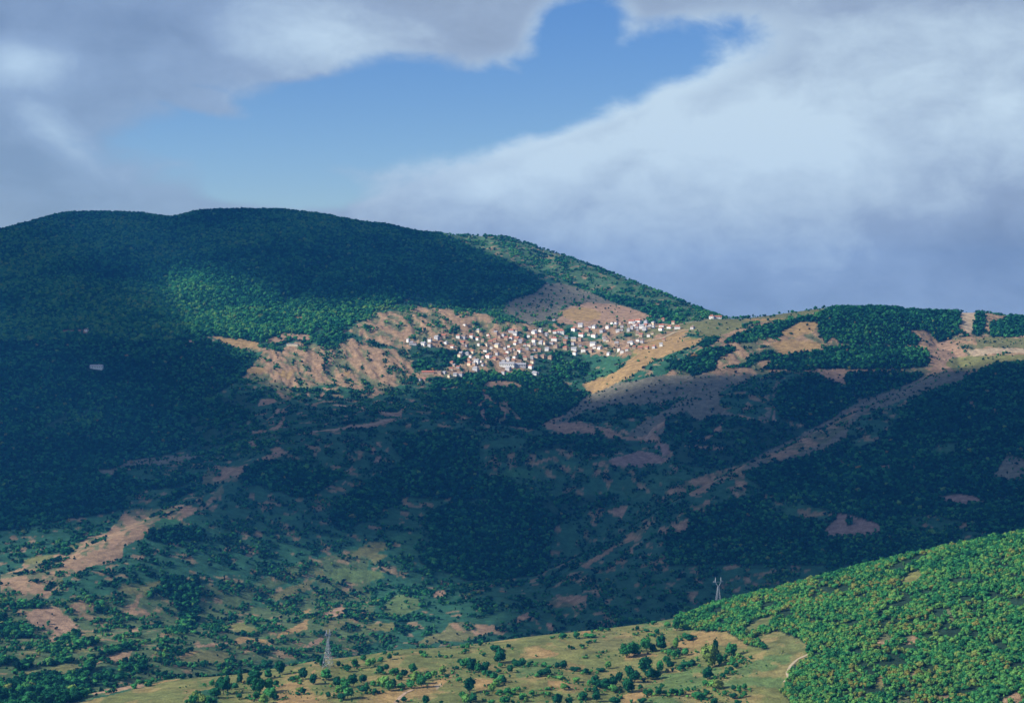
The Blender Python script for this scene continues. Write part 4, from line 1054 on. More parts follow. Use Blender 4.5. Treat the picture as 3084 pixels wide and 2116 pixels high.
def house(p, wid, dep, hgt, yaw, wall, roof, label, group, hip, name='house', windows=0, flat=False):
    CLEAR.append((p.x, p.y, wid))
    root = bpy.data.objects.new(name, None)
    root.empty_display_size = 1.0
    root.location = p
    root.rotation_euler = (0, 0, yaw)
    link(root, None, label=label, category='house' if name == 'house' else 'building')
    if group:
        root['group'] = group
    a, b = wid / 2, dep / 2
    mesh_obj('wall', *box_data(-a, a, -b, b, -3.5, hgt), WALL[wall][1], root)
    o = 0.55
    rh = (0.5 if flat else 0.36 * min(wid, dep))
    rl = a - (b * 0.75 if hip else -o)
    if wid < dep * 1.05 and hip:
        rl = 0.35
    z0 = hgt + 0.01
    v = [(-a - o, -b - o, z0 - 0.25), (a + o, -b - o, z0 - 0.25), (a + o, b + o, z0 - 0.25), (-a - o, b + o, z0 - 0.25),
         (-a - o, -b - o, z0), (a + o, -b - o, z0), (a + o, b + o, z0), (-a - o, b + o, z0), (-rl, 0, z0 + rh), (rl, 0, z0 + rh)]
    f = [(3, 2, 1, 0), (0, 1, 5, 4), (1, 2, 6, 5), (2, 3, 7, 6), (3, 0, 4, 7), (4, 5, 9, 8), (6, 7, 8, 9), (5, 6, 9), (7, 4, 8)]
    rf = mesh_obj('roof', v, f, ROOF[roof][1], root)
    if not flat and wid > 7:
        cx_ = a * 0.35
        mesh_obj('chimney', *box_data(cx_ - 0.4, cx_ + 0.4, b * 0.2, b * 0.2 + 0.8, z0 + rh * 0.4, z0 + rh + 0.9), WALL[wall][1], rf)
    for k in range(windows):
        x = -a + (k + 0.5) * wid / windows
        fr = mesh_obj('window', *box_data(x - 0.75, x + 0.75, -b - 0.06, -b + 0.04, hgt * 0.42, hgt * 0.42 + 1.7), M_GLASS, root)
        mesh_obj('sill', *box_data(x - 0.9, x + 0.9, -b - 0.22, -b - 0.07, hgt * 0.42 - 0.2, hgt * 0.42 - 0.02), WALL[wall][1], fr)
    return root


# x, foot y, width in view pixels, wall, roof
HOUSES = {
    'V1': [(1030, 312, 48, 'w', 'b'), (1240, 412, 78, 'c', 's'), (930, 502, 82, 'w', 'r'), (1015, 512, 88, 'g', 'b'), (1135, 497, 60, 'w', 'r'), (1230, 535, 60, 'w', 'r'), (600, 520, 90, 'g', 's'), (705, 494, 88, 't', 'r'),
           (490, 555, 72, 'w', 'b'), (150, 562, 56, 'w', 's'), (205, 602, 88, 'g', 's'), (258, 612, 66, 'g', 'b'), (390, 612, 88, 'w', 's'), (492, 632, 70, 'g', 'b'), (740, 592, 62, 'w', 's'), (840, 652, 64, 'w', 'r'), (1000, 594, 84, 't', 'r'),
           (1050, 632, 62, 'g', 'b'), (1760, 420, 104, 'g', 'r'), (1540, 646, 104, 'c', 's'), (1250, 622, 52, 'w', 'b'), (1445, 672, 52, 'w', 'b'), (1580, 502, 66, 't', 'b'), (1680, 532, 62, 't', 'r'), (1720, 642, 58, 'w', 'r'), (1700, 732, 62, 'w', 'b'),
           (1790, 692, 62, 'g', 'b'), (1885, 724, 82, 'w', 'r'), (1820, 604, 72, 'w', 'r'), (1850, 542, 82, 't', 'r'), (1930, 552, 62, 't', 'r'), (1970, 622, 62, 'g', 'r'), (2000, 682, 64, 'g', 'b'), (2025, 488, 54, 'w', 'b'), (2120, 422, 82, 'w', 's'),
           (2210, 408, 62, 'w', 'b'), (2112, 564, 66, 'w', 'r'), (2115, 614, 62, 'g', 's'), (2210, 588, 62, 'w', 'b'), (2272, 602, 60, 'c', 'r'), (2302, 472, 52, 'g', 's'), (1400, 804, 104, 'w', 'r'), (1220, 894, 92, 'w', 's'), (1290, 884, 50, 'w', 'b'),
           (1200, 1004, 104, 'g', 's'), (1700, 834, 62, 'w', 'b'), (2060, 974, 102, 'w', 'r'), (2110, 1064, 62, 'w', 's'), (2162, 1072, 50, 'g', 's'), (1710, 1004, 104, 'g', 's'), (1640, 1064, 70, 'g', 'b'), (820, 1004, 62, 'c', 'r'), (930, 972, 62, 'g', 'r'),
           (880, 1088, 62, 'w', 's'), (720, 1058, 62, 'g', 's'), (790, 1114, 52, 'c', 'b'), (965, 1094, 92, 'g', 'b'), (640, 1064, 92, 't', 'b'), (330, 1164, 62, 'w', 'b'), (402, 1164, 52, 't', 'r'), (2080, 894, 54, 'c', 'b'), (1960, 814, 62, 't', 'b'),
           (1790, 864, 52, 't', 'r'), (1500, 844, 92, 't', 'r'), (1370, 884, 52, 't', 'b'), (1540, 764, 62, 'g', 'b'), (2230, 804, 62, 't', 'b'), (2120, 702, 52, 'g', 'b'), (1660, 684, 52, 'g', 'b'), (1410, 504, 62, 't', 'r'), (1500, 554, 72, 't', 'r'),
           (1430, 596, 82, 't', 'r'), (1990, 954, 60, 't', 'r'), (1890, 880, 52, 't', 'b'), (1320, 820, 54, 't', 'b'), (1100, 862, 60, 't', 'r')],
    'V2': [(35, 322, 62, 'w', 's'), (110, 304, 46, 'w', 's'), (185, 338, 46, 'w', 'b'), (275, 322, 50, 'w', 'r'), (30, 418, 46, 'w', 'b'), (120, 448, 60, 'g', 's'), (270, 410, 92, 'w', 'r'), (395, 438, 52, 't', 'r'),
           (400, 508, 62, 't', 'r'), (240, 448, 52, 'g', 'b'), (495, 412, 70, 'c', 's'), (500, 294, 76, 'w', 'r'), (575, 244, 62, 'w', 's'), (585, 360, 72, 'w', 'r'), (655, 298, 62, 't', 'r'), (690, 258, 62, 'g', 'b'), (735, 264, 52, 'w', 's'),
           (735, 366, 82, 'w', 'b'), (830, 294, 74, 'w', 'b'), (895, 264, 54, 'w', 'b'), (945, 218, 46, 'w', 'b'), (990, 218, 48, 'w', 'b'), (1010, 306, 60, 'w', 's'), (1060, 254, 52, 'g', 'b'), (1170, 208, 72, 'w', 'r'), (1250, 202, 82, 'w', 'r'),
           (1225, 240, 72, 'w', 'b'), (1290, 264, 62, 'w', 's'), (1340, 234, 62, 'g', 's'), (1325, 290, 72, 'g', 's'), (1425, 260, 42, 'w', 's'), (1515, 290, 58, 'w', 'r'), (1520, 248, 72, 'w', 'r'), (1615, 264, 62, 'w', 'r'), (1705, 270, 84, 'w', 'r'),
           (1655, 218, 42, 'c', 'r'), (1370, 364, 44, 'w', 'b'), (1245, 344, 62, 'c', 'b'), (1282, 364, 52, 't', 'r'), (1412, 334, 42, 'c', 'b'), (1245, 420, 48, 'w', 'b'), (1292, 434, 52, 'g', 'b'), (1160, 454, 82, 'w', 's'), (1130, 478, 42, 't', 'b'),
           (720, 466, 80, 'w', 's'), (740, 496, 54, 'w', 'b'), (800, 506, 62, 'w', 's'), (870, 408, 60, 'g', 'b'), (500, 528, 72, 'w', 's'), (610, 534, 72, 'w', 'b'), (700, 546, 62, 't', 'b'), (905, 574, 44, 'w', 's'), (1025, 524, 44, 'w', 'b'),
           (1060, 550, 48, 'w', 'b'), (1115, 524, 44, 'w', 'r'), (1200, 504, 52, 't', 'r'), (1272, 508, 62, 't', 'r'), (1350, 504, 52, 't', 'r'), (1515, 474, 44, 'w', 's'), (1545, 414, 44, 't', 'r'), (290, 492, 62, 't', 'b'), (60, 606, 60, 't', 'b'),
           (140, 606, 72, 't', 'b'), (222, 622, 62, 't', 'b'), (22, 674, 52, 'c', 'b'), (40, 806, 72, 'w', 's')],
}


def quarter(nx, ny):
    if nx < 1330 and ny < 1060:
        return 'in the row above the wooded ravine'
    if nx < 1500 and ny >= 1060:
        return 'on the spur under the ravine'
    if nx < 1660 and ny >= 1060:
        return 'beside the long grey shed'
    if ny < 1000 and nx < 1640:
        return 'on the eroded slope over the village'
    if nx < 1640:
        return 'in the crowded heart of the village'
    if ny < 1000 and nx > 1880:
        return 'in the top row under the shoulder'
    if ny < 1000:
        return 'below the bare tan gullies'
    if nx > 1950:
        return 'alone at the edge of the tan slope'
    if nx > 1840:
        return 'on the shelf over the green hollow'
    return 'on the lower terrace above trees'


random.seed(23)
for view, lst in HOUSES.items():
    s = VIEWS[view][2]
    for (x, y, wv, wl, rf) in lst:
        nx, ny = pix(view, x, y)
        p = hit(nx, ny, 2600)
        wid = max(5.6, wv / s * p.y / F * random.uniform(0.72, 0.88))
        two = random.random() < 0.6
        hgt = random.uniform(4.6, 5.6) if two else random.uniform(3.2, 4.0)
        dep = min(wid * 0.85, random.uniform(7, 9))
        hip = random.random() < 0.55
        q = quarter(nx, ny)
        label = '%s%s house with %s%s roof %s' % ('wide ' if wid > 12.5 else 'small ' if wid < 8.3 else '', WALL[wl][0], 'hipped ' if hip else 'gabled ', ROOF[rf][0], q)
        house(p, wid, dep, hgt, math.radians(random.uniform(-48, -6)), wl, rf, label, 'houses ' + q, hip)
# the crowded small houses between them
taken = [(c_[0], c_[1]) for c_ in CLEAR]
tries = 0
extra = 0
while extra < 75 and tries < 4000:
    tries += 1
    nx, ny = random.choice([(random.gauss(1560, 75), random.gauss(1035, 24)), (random.gauss(1800, 90), random.gauss(1010, 26)), (random.gauss(1480, 60), random.gauss(1085, 14)), (random.gauss(1930, 50), random.gauss(985, 9))])
    p = hit(nx, ny, 2600)
    if p.y < 3500 or any(math.hypot(p.x - a_, p.y - b_) < 10 for a_, b_ in taken):
        continue
    wl, rf = random.choice('wggtttc'), random.choice('rbbs')
    wid = random.uniform(6.0, 8.2)
    hip = random.random() < 0.5
    q = quarter(nx, ny)
    label = 'small %s house with %s%s roof %s' % (WALL[wl][0], 'hipped ' if hip else 'gabled ', ROOF[rf][0], q)
    house(p, wid, wid * 0.85, random.uniform(3.4, 5.6), math.radians(random.uniform(-48, -6)), wl, rf, label, 'houses ' + q, hip)
    taken.append((p.x, p.y))
    extra += 1
# the larger buildings
p = hit(*pix('V1', 1690, 946), 2600)
house(p, 30, 9, 6.0, math.radians(-10), 'w', 's', 'long pale block with grey roof at the village foot', None, False, 'long_building', 8)
p = hit(*pix('V1', 1850, 950), 2600)
house(p, 34, 9, 4.6, math.radians(-4), 'g', 's', 'very long low grey shed beside the pale block', None, False, 'long_shed', 7)
p = hit(*pix('V2', 335, 330), 2600)
house(p, 19, 10, 6.8, math.radians(-12), 'w', 'r', 'big bright white hall with red roof in the village', None, True, 'village_hall', 5)
p = hit(*pix('V2', 2105, 156), 2600)
house(p, 10, 8, 6.2, math.radians(-25), 'w', 'r', 'bright white house standing on the saddle skyline', None, True, 'house', 2)
p = hit(*pix('V2', 2165, 152), 2600)
house(p, 21, 8, 4.0, math.radians(-8), 'w', 'r', 'long red roofed barn beside the white house on the saddle', None, False, 'barn', 4)
p = hit(291, 1110, 2600)
house(p, 25, 8, 5.4, math.radians(-8), 'w', 's', 'long white building alone in the dark mountain forest', None, False, 'forest_building', 7)
p = hit(261, 998, 2600)
house(p, 7.5, 6, 4.6, math.radians(-30), 'w', 'b', 'tiny white hut high in the dark forest', None, True, 'hut', 1)
p = hit(881, 1040, 2600)
house(p, 23, 8, 3.6, math.radians(-6), 'c', 's', 'low flat cream shed between tree clumps on the eroded bank', None, False, 'shed', 0, True)
p = hit(*pix('V1', 460, 1066), 2600)
house(p, 24, 7, 4.6, math.radians(-6), 't', 'r', 'long tan stone barn at the tip of the village spur', None, False, 'barn', 0)


# ------------------------------------------------------------------ woods
def stand(P, scale, seed):
    """stands of different age and kind"""
    return fbm(P[:, 0] / scale, P[:, 1] / scale, seed, 3) - 0.5


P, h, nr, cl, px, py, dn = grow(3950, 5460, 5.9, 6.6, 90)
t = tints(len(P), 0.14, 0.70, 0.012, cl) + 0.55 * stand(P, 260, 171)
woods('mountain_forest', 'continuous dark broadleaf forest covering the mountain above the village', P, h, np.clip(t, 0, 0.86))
n_tot = len(P)
P, h, nr, cl, px, py, dn = grow(1480, 2700, 4.3, 4.7, 40)
k = ~nr
t = tints(len(P), -0.05, 0.66, 0.01, cl) + 0.4 * stand(P, 120, 173)
woods('valley_woodland', 'dark trees and hedges filling the shaded valley beyond the near grass hill', P[k], h[k], np.clip(t, 0, 0.9)[k])
n_tot += int(k.sum())
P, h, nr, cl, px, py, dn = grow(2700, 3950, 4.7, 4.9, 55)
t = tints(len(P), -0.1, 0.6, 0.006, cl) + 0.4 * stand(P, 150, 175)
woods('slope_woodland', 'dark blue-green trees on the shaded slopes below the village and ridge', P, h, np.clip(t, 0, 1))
n_tot += len(P)
P, h, nr, cl, px, py, dn = grow(1310, 1900, 2.75, 3.3, 22)
gap = fbm(P[:, 0] / 14, P[:, 1] / 20, 177, 3)
k = nr & (dn > 0.3) & (rng.random(len(P)) < np.clip((0.72 - gap) / 0.16, 0, 1))
wood_P, wood_h, wood_px, wood_py = P[k], h[k] * np.where(rng.random(int(k.sum())) < 0.05, 1.35, 1.0), px[k], py[k]
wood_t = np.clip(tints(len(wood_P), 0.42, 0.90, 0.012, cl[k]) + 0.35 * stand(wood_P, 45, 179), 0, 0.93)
print('TREES', n_tot, len(wood_P))

# ------------------------------------------------------------------ single trees on the near hill
# view, x, foot y, width, height (view pixels), tone: d dark, m mid, y yellow green, l pale
SINGLE = {
    'c6': [(1570, 950, 150, 150, 'd'), (1520, 810, 110, 70, 'd'), (1220, 1300, 120, 180, 'd'), (1130, 1380, 70, 90, 'm'), (1170, 1430, 90, 110, 'y'), (1260, 1400, 100, 90, 'd'), (560, 1070, 90, 120, 'd'), (600, 1190, 130, 140, 'y'),
           (660, 1230, 110, 130, 'm'), (530, 1240, 90, 90, 'm'), (730, 1150, 90, 90, 'm'), (800, 1110, 80, 70, 'y'), (900, 1080, 80, 90, 'y'), (950, 1120, 60, 40, 'd'), (180, 1080, 70, 100, 'd'), (245, 1040, 60, 80, 'd'), (310, 1090, 60, 70, 'm'),
           (350, 1080, 80, 70, 'm'), (450, 1110, 80, 80, 'd'), (390, 1150, 50, 50, 'm'), (220, 1240, 120, 120, 'y'), (280, 1270, 110, 110, 'm'), (330, 1220, 80, 80, 'd'), (410, 1250, 80, 60, 'm'), (95, 1220, 70, 60, 'm'), (10, 1290, 60, 90, 'd'),
           (105, 1310, 40, 40, 'd'), (160, 1210, 60, 80, 'y'), (30, 1000, 80, 90, 'y'), (90, 960, 60, 70, 'y'), (290, 910, 60, 60, 'd'), (180, 930, 60, 50, 'm'), (235, 850, 40, 40, 'd'), (375, 860, 30, 40, 'd'), (650, 840, 50, 40, 'd'),
           (700, 880, 50, 40, 'l'), (870, 880, 40, 30, 'd'), (940, 890, 40, 30, 'l'), (975, 770, 20, 40, 'l'), (1140, 770, 60, 40, 'm'), (1190, 770, 50, 50, 'm'), (1165, 830, 50, 50, 'm'), (1380, 690, 40, 50, 'd'), (1440, 700, 35, 50, 'd'),
           (1345, 745, 50, 40, 'd'), (1665, 780, 30, 50, 'd'), (1375, 870, 40, 30, 'd'), (1110, 960, 60, 60, 'd'), (1140, 1000, 90, 90, 'd'), (1190, 1000, 80, 110, 'm'), (1240, 1060, 90, 170, 'd'), (1320, 1070, 80, 110, 'd'), (1400, 1060, 100, 130, 'd'),
           (1380, 1090, 50, 50, 'm'), (1440, 1110, 70, 70, 'd'), (1500, 1140, 90, 80, 'd'), (1580, 1170, 90, 80, 'm'), (1620, 1180, 60, 70, 'd'), (1560, 1070, 60, 50, 'd'), (1580, 1000, 60, 50, 'm'), (1690, 1060, 60, 90, 'd'), (1070, 1020, 50, 40, 'd'),
           (1090, 1170, 70, 50, 'l'), (1750, 980, 70, 70, 'd'), (1800, 1000, 70, 70, 'd'), (1840, 980, 70, 90, 'd'), (1910, 990, 50, 50, 'd'), (2000, 960, 40, 30, 'l'), (2090, 990, 60, 50, 'm'), (2070, 1100, 130, 70, 'd'), (2000, 1110, 60, 40, 'm'),
           (2110, 1080, 80, 70, 'd'), (2270, 1130, 60, 30, 'm'), (2240, 1010, 60, 60, 'd'), (2150, 1000, 60, 30, 'l'), (1480, 1300, 70, 100, 'y'), (1530, 1220, 90, 80, 'y'), (1570, 1310, 70, 50, 'm'), (1650, 1320, 90, 80, 'm'),
           (1720, 1320, 70, 70, 'm'), (1780, 1280, 60, 50, 'l'), (1950, 1330, 70, 60, 'm'), (2110, 1260, 40, 30, 'm'), (1840, 1350, 90, 50, 'm'), (1830, 1390, 60, 60, 'd'), (1880, 1400, 50, 50, 'y'), (1630, 1430, 110, 90, 'd'),
           (1470, 1430, 80, 50, 'm'), (710, 1430, 80, 100, 'd'), (445, 1400, 60, 60, 'd'), (1570, 665, 60, 40, 'd'), (1620, 660, 50, 30, 'd'), (1730, 650, 60, 40, 'd'), (1780, 645, 50, 40, 'd'), (1900, 630, 60, 40, 'd')],
    'c7': [(180, 650, 80, 50, 'd'), (340, 660, 80, 70, 'd'), (490, 650, 130, 50, 'm'), (630, 580, 70, 50, 'd'), (245, 790, 30, 50, 'd'), (400, 770, 60, 40, 'd'), (465, 720, 40, 30, 'd'), (640, 830, 40, 30, 'd'), (430, 890, 70, 25, 'l'),
           (190, 1020, 90, 90, 'd'), (110, 1010, 60, 60, 'd'), (310, 1040, 110, 50, 'd'), (20, 1080, 40, 60, 'd'), (440, 1080, 70, 70, 'd'), (480, 1080, 50, 30, 'd'), (620, 1045, 100, 40, 'd'), (700, 1010, 70, 80, 'l'), (920, 880, 150, 140, 'd'),
           (1000, 860, 130, 140, 'd'), (1050, 810, 70, 80, 'm'), (1150, 820, 120, 150, 'm'), (1320, 800, 130, 160, 'd'), (1220, 810, 80, 70, 'd'), (1420, 850, 60, 60, 'm'), (1490, 800, 60, 130, 'y'), (1530, 860, 60, 60, 'd'), (1600, 860, 80, 80, 'm'),
           (1480, 900, 70, 90, 'm'), (1390, 950, 90, 80, 'd'), (1430, 1010, 80, 80, 'd'), (1310, 1070, 70, 150, 'm'), (1140, 1080, 150, 200, 'd'), (1200, 1140, 120, 120, 'd'), (1260, 1130, 100, 90, 'd'), (950, 1130, 100, 150, 'd'),
           (1010, 1170, 110, 130, 'd'), (930, 1290, 110, 170, 'd'), (980, 1280, 60, 90, 'd'), (830, 1170, 80, 120, 'd'), (760, 1240, 90, 120, 'd'), (770, 1290, 100, 80, 'm'), (660, 1260, 120, 120, 'd'), (600, 1240, 70, 90, 'd'),
           (550, 1220, 110, 120, 'd'), (490, 1200, 60, 50, 'm'), (1640, 980, 150, 50, 'd'), (1690, 970, 60, 60, 'd'), (1560, 1020, 90, 60, 'd'), (1540, 1040, 70, 50, 'd'), (1650, 680, 120, 70, 'd'), (1600, 660, 60, 60, 'm'), (1500, 690, 40, 40, 'd'),
           (1270, 620, 60, 60, 'd'), (1230, 630, 50, 30, 'm'), (1150, 580, 70, 30, 'd'), (1040, 570, 40, 60, 'd'), (1030, 625, 30, 20, 'd'), (1230, 500, 60, 40, 'd'), (1400, 530, 80, 60, 'm'), (1500, 570, 80, 170, 'd'), (1550, 430, 60, 50, 'd'),
           (1600, 450, 80, 50, 'm'), (1620, 345, 90, 60, 'l'), (790, 480, 50, 50, 'y'), (830, 490, 50, 50, 'm'), (900, 482, 80, 70, 'd'), (960, 480, 80, 60, 'm'), (1060, 465, 80, 40, 'l'), (1890, 1000, 180, 260, 'y'), (1960, 900, 60, 220, 'd'),
           (2000, 980, 80, 150, 'd'), (2140, 870, 110, 150, 'm'), (2070, 920, 50, 80, 'd'), (2220, 920, 70, 90, 'y'), (2160, 960, 70, 80, 'm'), (1860, 1140, 120, 130, 'd'), (2040, 1130, 60, 60, 'd'), (2090, 1090, 60, 60, 'd'), (2140, 1050, 60, 60, 'd'),
           (2190, 1010, 60, 60, 'd'), (2240, 960, 60, 50, 'm'), (1920, 1240, 100, 90, 'y'), (1990, 1250, 110, 100, 'y'), (1840, 1210, 70, 60, 'm'), (1330, 1240, 40, 50, 'd'), (1080, 1250, 50, 50, 'd'), (1150, 1320, 70, 60, 'd'), (1200, 1310, 70, 60, 'm'),
           (1300, 1330, 80, 90, 'd'), (1370, 1320, 60, 50, 'm'), (1440, 1320, 70, 70, 'd'), (1500, 1310, 70, 60, 'm'), (1560, 1320, 70, 70, 'd'), (1780, 1370, 150, 80, 'd'), (1700, 1360, 70, 60, 'm'), (1860, 1310, 70, 40, 'd'), (1640, 1280, 40, 50, 'd'),
           (2060, 1330, 60, 60, 'd'), (2160, 1360, 90, 60, 'd'), (2170, 1270, 60, 60, 'd'), (2230, 1290, 60, 70, 'm'), (2290, 1260, 60, 70, 'm'), (2300, 1340, 60, 60, 'm'), (850, 1360, 50, 30, 'd'), (560, 1310, 70, 90, 'd'), (570, 1400, 90, 110, 'd'),
           (790, 1430, 120, 80, 'd'), (1100, 1420, 100, 60, 'd'), (410, 1370, 100, 80, 'd'), (370, 1380, 60, 40, 'm'), (250, 1430, 90, 70, 'd'), (110, 1430, 110, 120, 'd'), (10, 1330, 50, 50, 'm'), (1940, 1430, 90, 70, 'd'), (2220, 1430, 80, 50, 'd'),
           (340, 1170, 80, 50, 'l'), (150, 1140, 90, 50, 'l'), (190, 1260, 80, 70, 'l')],
    'c5': [(1005, 1300, 90, 140, 'd'), (1240, 1350, 90, 110, 'd'), (1180, 1360, 60, 50, 'm'), (1130, 1370, 60, 50, 'd'), (1345, 1400, 70, 110, 'd'), (1140, 1210, 30, 30, 'd'), (850, 1240, 90, 80, 'd'), (900, 1200, 60, 50, 'd'), (740, 1370, 130, 100, 'd'),
           (880, 1340, 80, 90, 'd'), (770, 1500, 130, 150, 'd'), (700, 1420, 80, 90, 'd'), (880, 1480, 90, 120, 'm'), (960, 1420, 60, 60, 'd'), (900, 1560, 120, 110, 'm'), (960, 1560, 60, 60, 'd'), (760, 1560, 70, 90, 'd'), (840, 1600, 90, 90, 'y'),
           (420, 1500, 140, 160, 'd'), (590, 1400, 50, 110, 'd'), (540, 1450, 80, 60, 'd'), (330, 1540, 110, 100, 'd'), (300, 1420, 50, 60, 'm'), (590, 1550, 60, 50, 'd'), (270, 1600, 80, 70, 'd'), (200, 1600, 80, 90, 'y'), (100, 1600, 90, 80, 'm'),
           (1240, 1500, 60, 60, 'd'), (1190, 1510, 50, 30, 'd'), (1195, 1470, 50, 40, 'y'), (1480, 1350, 120, 100, 'm'), (1590, 1430, 90, 100, 'd'), (1680, 1440, 90, 90, 'm'), (1760, 1420, 100, 110, 'd'), (1860, 1390, 70, 90, 'd'), (1620, 1500, 90, 80, 'y'),
           (1700, 1540, 110, 100, 'm'), (1640, 1560, 80, 60, 'd'), (1500, 1540, 50, 60, 'd'), (1870, 1490, 90, 60, 'd'), (1980, 1500, 40, 50, 'd'), (1700, 1270, 80, 60, 'd'), (1770, 1240, 60, 90, 'd'), (1860, 1160, 60, 60, 'd'), (1610, 1220, 40, 60, 'd'),
           (1390, 1190, 40, 70, 'd'), (1440, 1220, 50, 90, 'd')],
}
PYLON_LEFT, PYLON_RIGHT = (745 / VIEWS['O'][2], 1517 / VIEWS['O'][2]), (2163.0, 1800.0)
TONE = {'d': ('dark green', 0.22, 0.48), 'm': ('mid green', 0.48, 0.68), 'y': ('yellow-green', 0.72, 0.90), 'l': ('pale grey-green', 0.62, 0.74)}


def place_name(nx, ny):
    if math.hypot(nx - PYLON_LEFT[0], ny - PYLON_LEFT[1]) < 62:
        return 'at the foot of the lattice pylon'
    if nx < 720:
        return 'at the dark lower corner of the grass hill'
    if nx < 860:
        return 'in the thicket beside the open tan ground'
    if nx < 1010 and ny > 1985:
        return 'on open grass between thicket and lattice pylon'
    if nx < 1330 and ny > 2010:
        return 'in the bright shrub belt along the tan bank'
    if nx < 1380 and ny < 2010:
        return 'on the smooth grass near the crest of the hill'
    if nx < 1540 and ny < 2060:
        return 'in the slanting hedge running down the grass slope'
    if nx < 1540:
        return 'on the bare slope under the slanting hedge'
    if 1750 < nx < 2110 and 1900 < ny < 2090:
        return 'in the tall hedge clump below the tan field'
    if nx > 2090 and ny < 2050:
        return 'around the tan field at the edge of the wood'
    if nx > 1900 and ny > 2040:
        return 'along the lower edge of the green pasture'
    if ny < 1900:
        return 'on the skyline of the grass hill'
    if ny > 2060:
        return 'on the bare earth bank low on the grass hill'
    return 'scattered on the open upper grass slope'


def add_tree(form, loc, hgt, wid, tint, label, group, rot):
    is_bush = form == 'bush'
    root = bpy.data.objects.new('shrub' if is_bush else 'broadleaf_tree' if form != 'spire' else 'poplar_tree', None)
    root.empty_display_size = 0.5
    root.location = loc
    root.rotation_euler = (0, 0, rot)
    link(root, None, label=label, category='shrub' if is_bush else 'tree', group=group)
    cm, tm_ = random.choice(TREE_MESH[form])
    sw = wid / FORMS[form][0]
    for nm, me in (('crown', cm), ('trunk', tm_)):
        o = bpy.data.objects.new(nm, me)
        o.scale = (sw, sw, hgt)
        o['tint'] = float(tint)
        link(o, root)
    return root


random.seed(11)
single_boxes = []
n_single = 0
for view, lst in SINGLE.items():
    s = VIEWS[view][2]
    for (x, y, wv, hv, tone) in lst:
        nx, ny = pix(view, x, y)
        p = hit(nx, ny + 1.0)
        wid, hgt = wv / s * p.y / F * 1.24, hv / s * p.y / F * 1.2
        asp = wid / hgt
        form = 'spire' if asp < 0.42 else 'oval' if asp < 0.82 else 'round' if asp < 1.25 else 'broad' if (asp < 1.6 and hgt > 4) else 'bush'
        if hgt < 3.2 and asp > 0.8:
            form = 'bush'
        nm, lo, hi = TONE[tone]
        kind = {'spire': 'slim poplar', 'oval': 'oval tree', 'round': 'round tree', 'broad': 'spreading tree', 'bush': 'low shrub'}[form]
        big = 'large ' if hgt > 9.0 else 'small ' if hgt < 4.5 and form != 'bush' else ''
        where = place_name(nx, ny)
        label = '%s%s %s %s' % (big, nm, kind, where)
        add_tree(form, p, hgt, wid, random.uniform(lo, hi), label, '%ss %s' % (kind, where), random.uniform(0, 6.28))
        single_boxes.append((nx, ny, wid))
        n_single += 1
# the nearest and tallest trees of the sunlit wood, one by one
order = np.argsort(-(wood_h / wood_P[:, 1]) * (wood_px > 2280) * (wood_px < 3080) * (wood_py < 2090))
take = order[:max(0, 300 - n_single)]
for i in take:
    tn = wood_t[i]
    nm = 'dark green' if tn < 0.45 else 'mid green' if tn < 0.66 else 'yellow-green' if tn < 0.85 else 'autumn yellow'
    add_tree('round', Vector(wood_P[i]), float(wood_h[i]), float(wood_h[i]) * 1.05, tn, '%s round tree standing tall among the sunlit hillside wood' % nm,
             '%s trees in the sunlit wood' % nm, random.uniform(0, 6.28))
rest = np.ones(len(wood_P), bool)
rest[take] = False
# low scrub that fills in round the single trees
sb = []
for (nx, ny, wd) in single_boxes:
    p = hit(nx, ny)
    for _ in range(random.randint(3, 8)):
        a_, r_ = random.uniform(0, 6.28), wd * random.uniform(0.5, 1.5)
        x_, y_ = p.x + r_ * math.cos(a_) * 1.3, p.y + r_ * math.sin(a_)
        sb.append((x_, y_, float(ground(x_, y_)), random.uniform(0.7, 3.0)))
for _ in range(2200):
    y_ = random.uniform(1380, 1830)
    x_ = random.uniform(-1250, 800) / F * y_
    if fbm(np.array([x_ / 60]), np.array([y_ / 60]), 301, 2)[0] > 0.55:
        sb.append((x_, y_, float(ground(x_, y_)), random.uniform(0.5, 1.5)))
sb = np.array(sb)
_, dnb, _, nrb = cover(sb[:, 0], sb[:, 1], sb[:, 2])
sb = sb[nrb & (dnb < 0.3)]
woods('grass_scrub', 'low green scrub dotted over the near grass hill', sb[:, :3], sb[:, 3], tints(len(sb), 0.2, 0.8, 0.03, np.full(len(sb), 0.5)))
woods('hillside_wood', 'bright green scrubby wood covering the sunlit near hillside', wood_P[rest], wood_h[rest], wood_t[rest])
print('SINGLE', n_single, len(take))
# ------------------------------------------------------------------ pylons
def bar(V, Fc, a, b, t):
    a, b = Vector(a), Vector(b)
    ax = (b - a).normalized()
    u = ax.cross(Vector((0.31, 0.22, 0.93)))
    if u.length < 0.05:
        u = ax.cross(Vector((1, 0, 0)))
    u.normalize()
    w = ax.cross(u)
    off = len(V)
    for p in (a, b):
        for i, j in ((-1, -1), (1, -1), (1, 1), (-1, 1)):
            V.append(tuple(p + u * (i * t / 2) + w * (j * t / 2)))
    Fc += [tuple(off + k for k in q) for q in ((0, 1, 2, 3), (7, 6, 5, 4), (0, 4, 5, 1), (1, 5, 6, 2), (2, 6, 7, 3), (3, 7, 4, 0))]


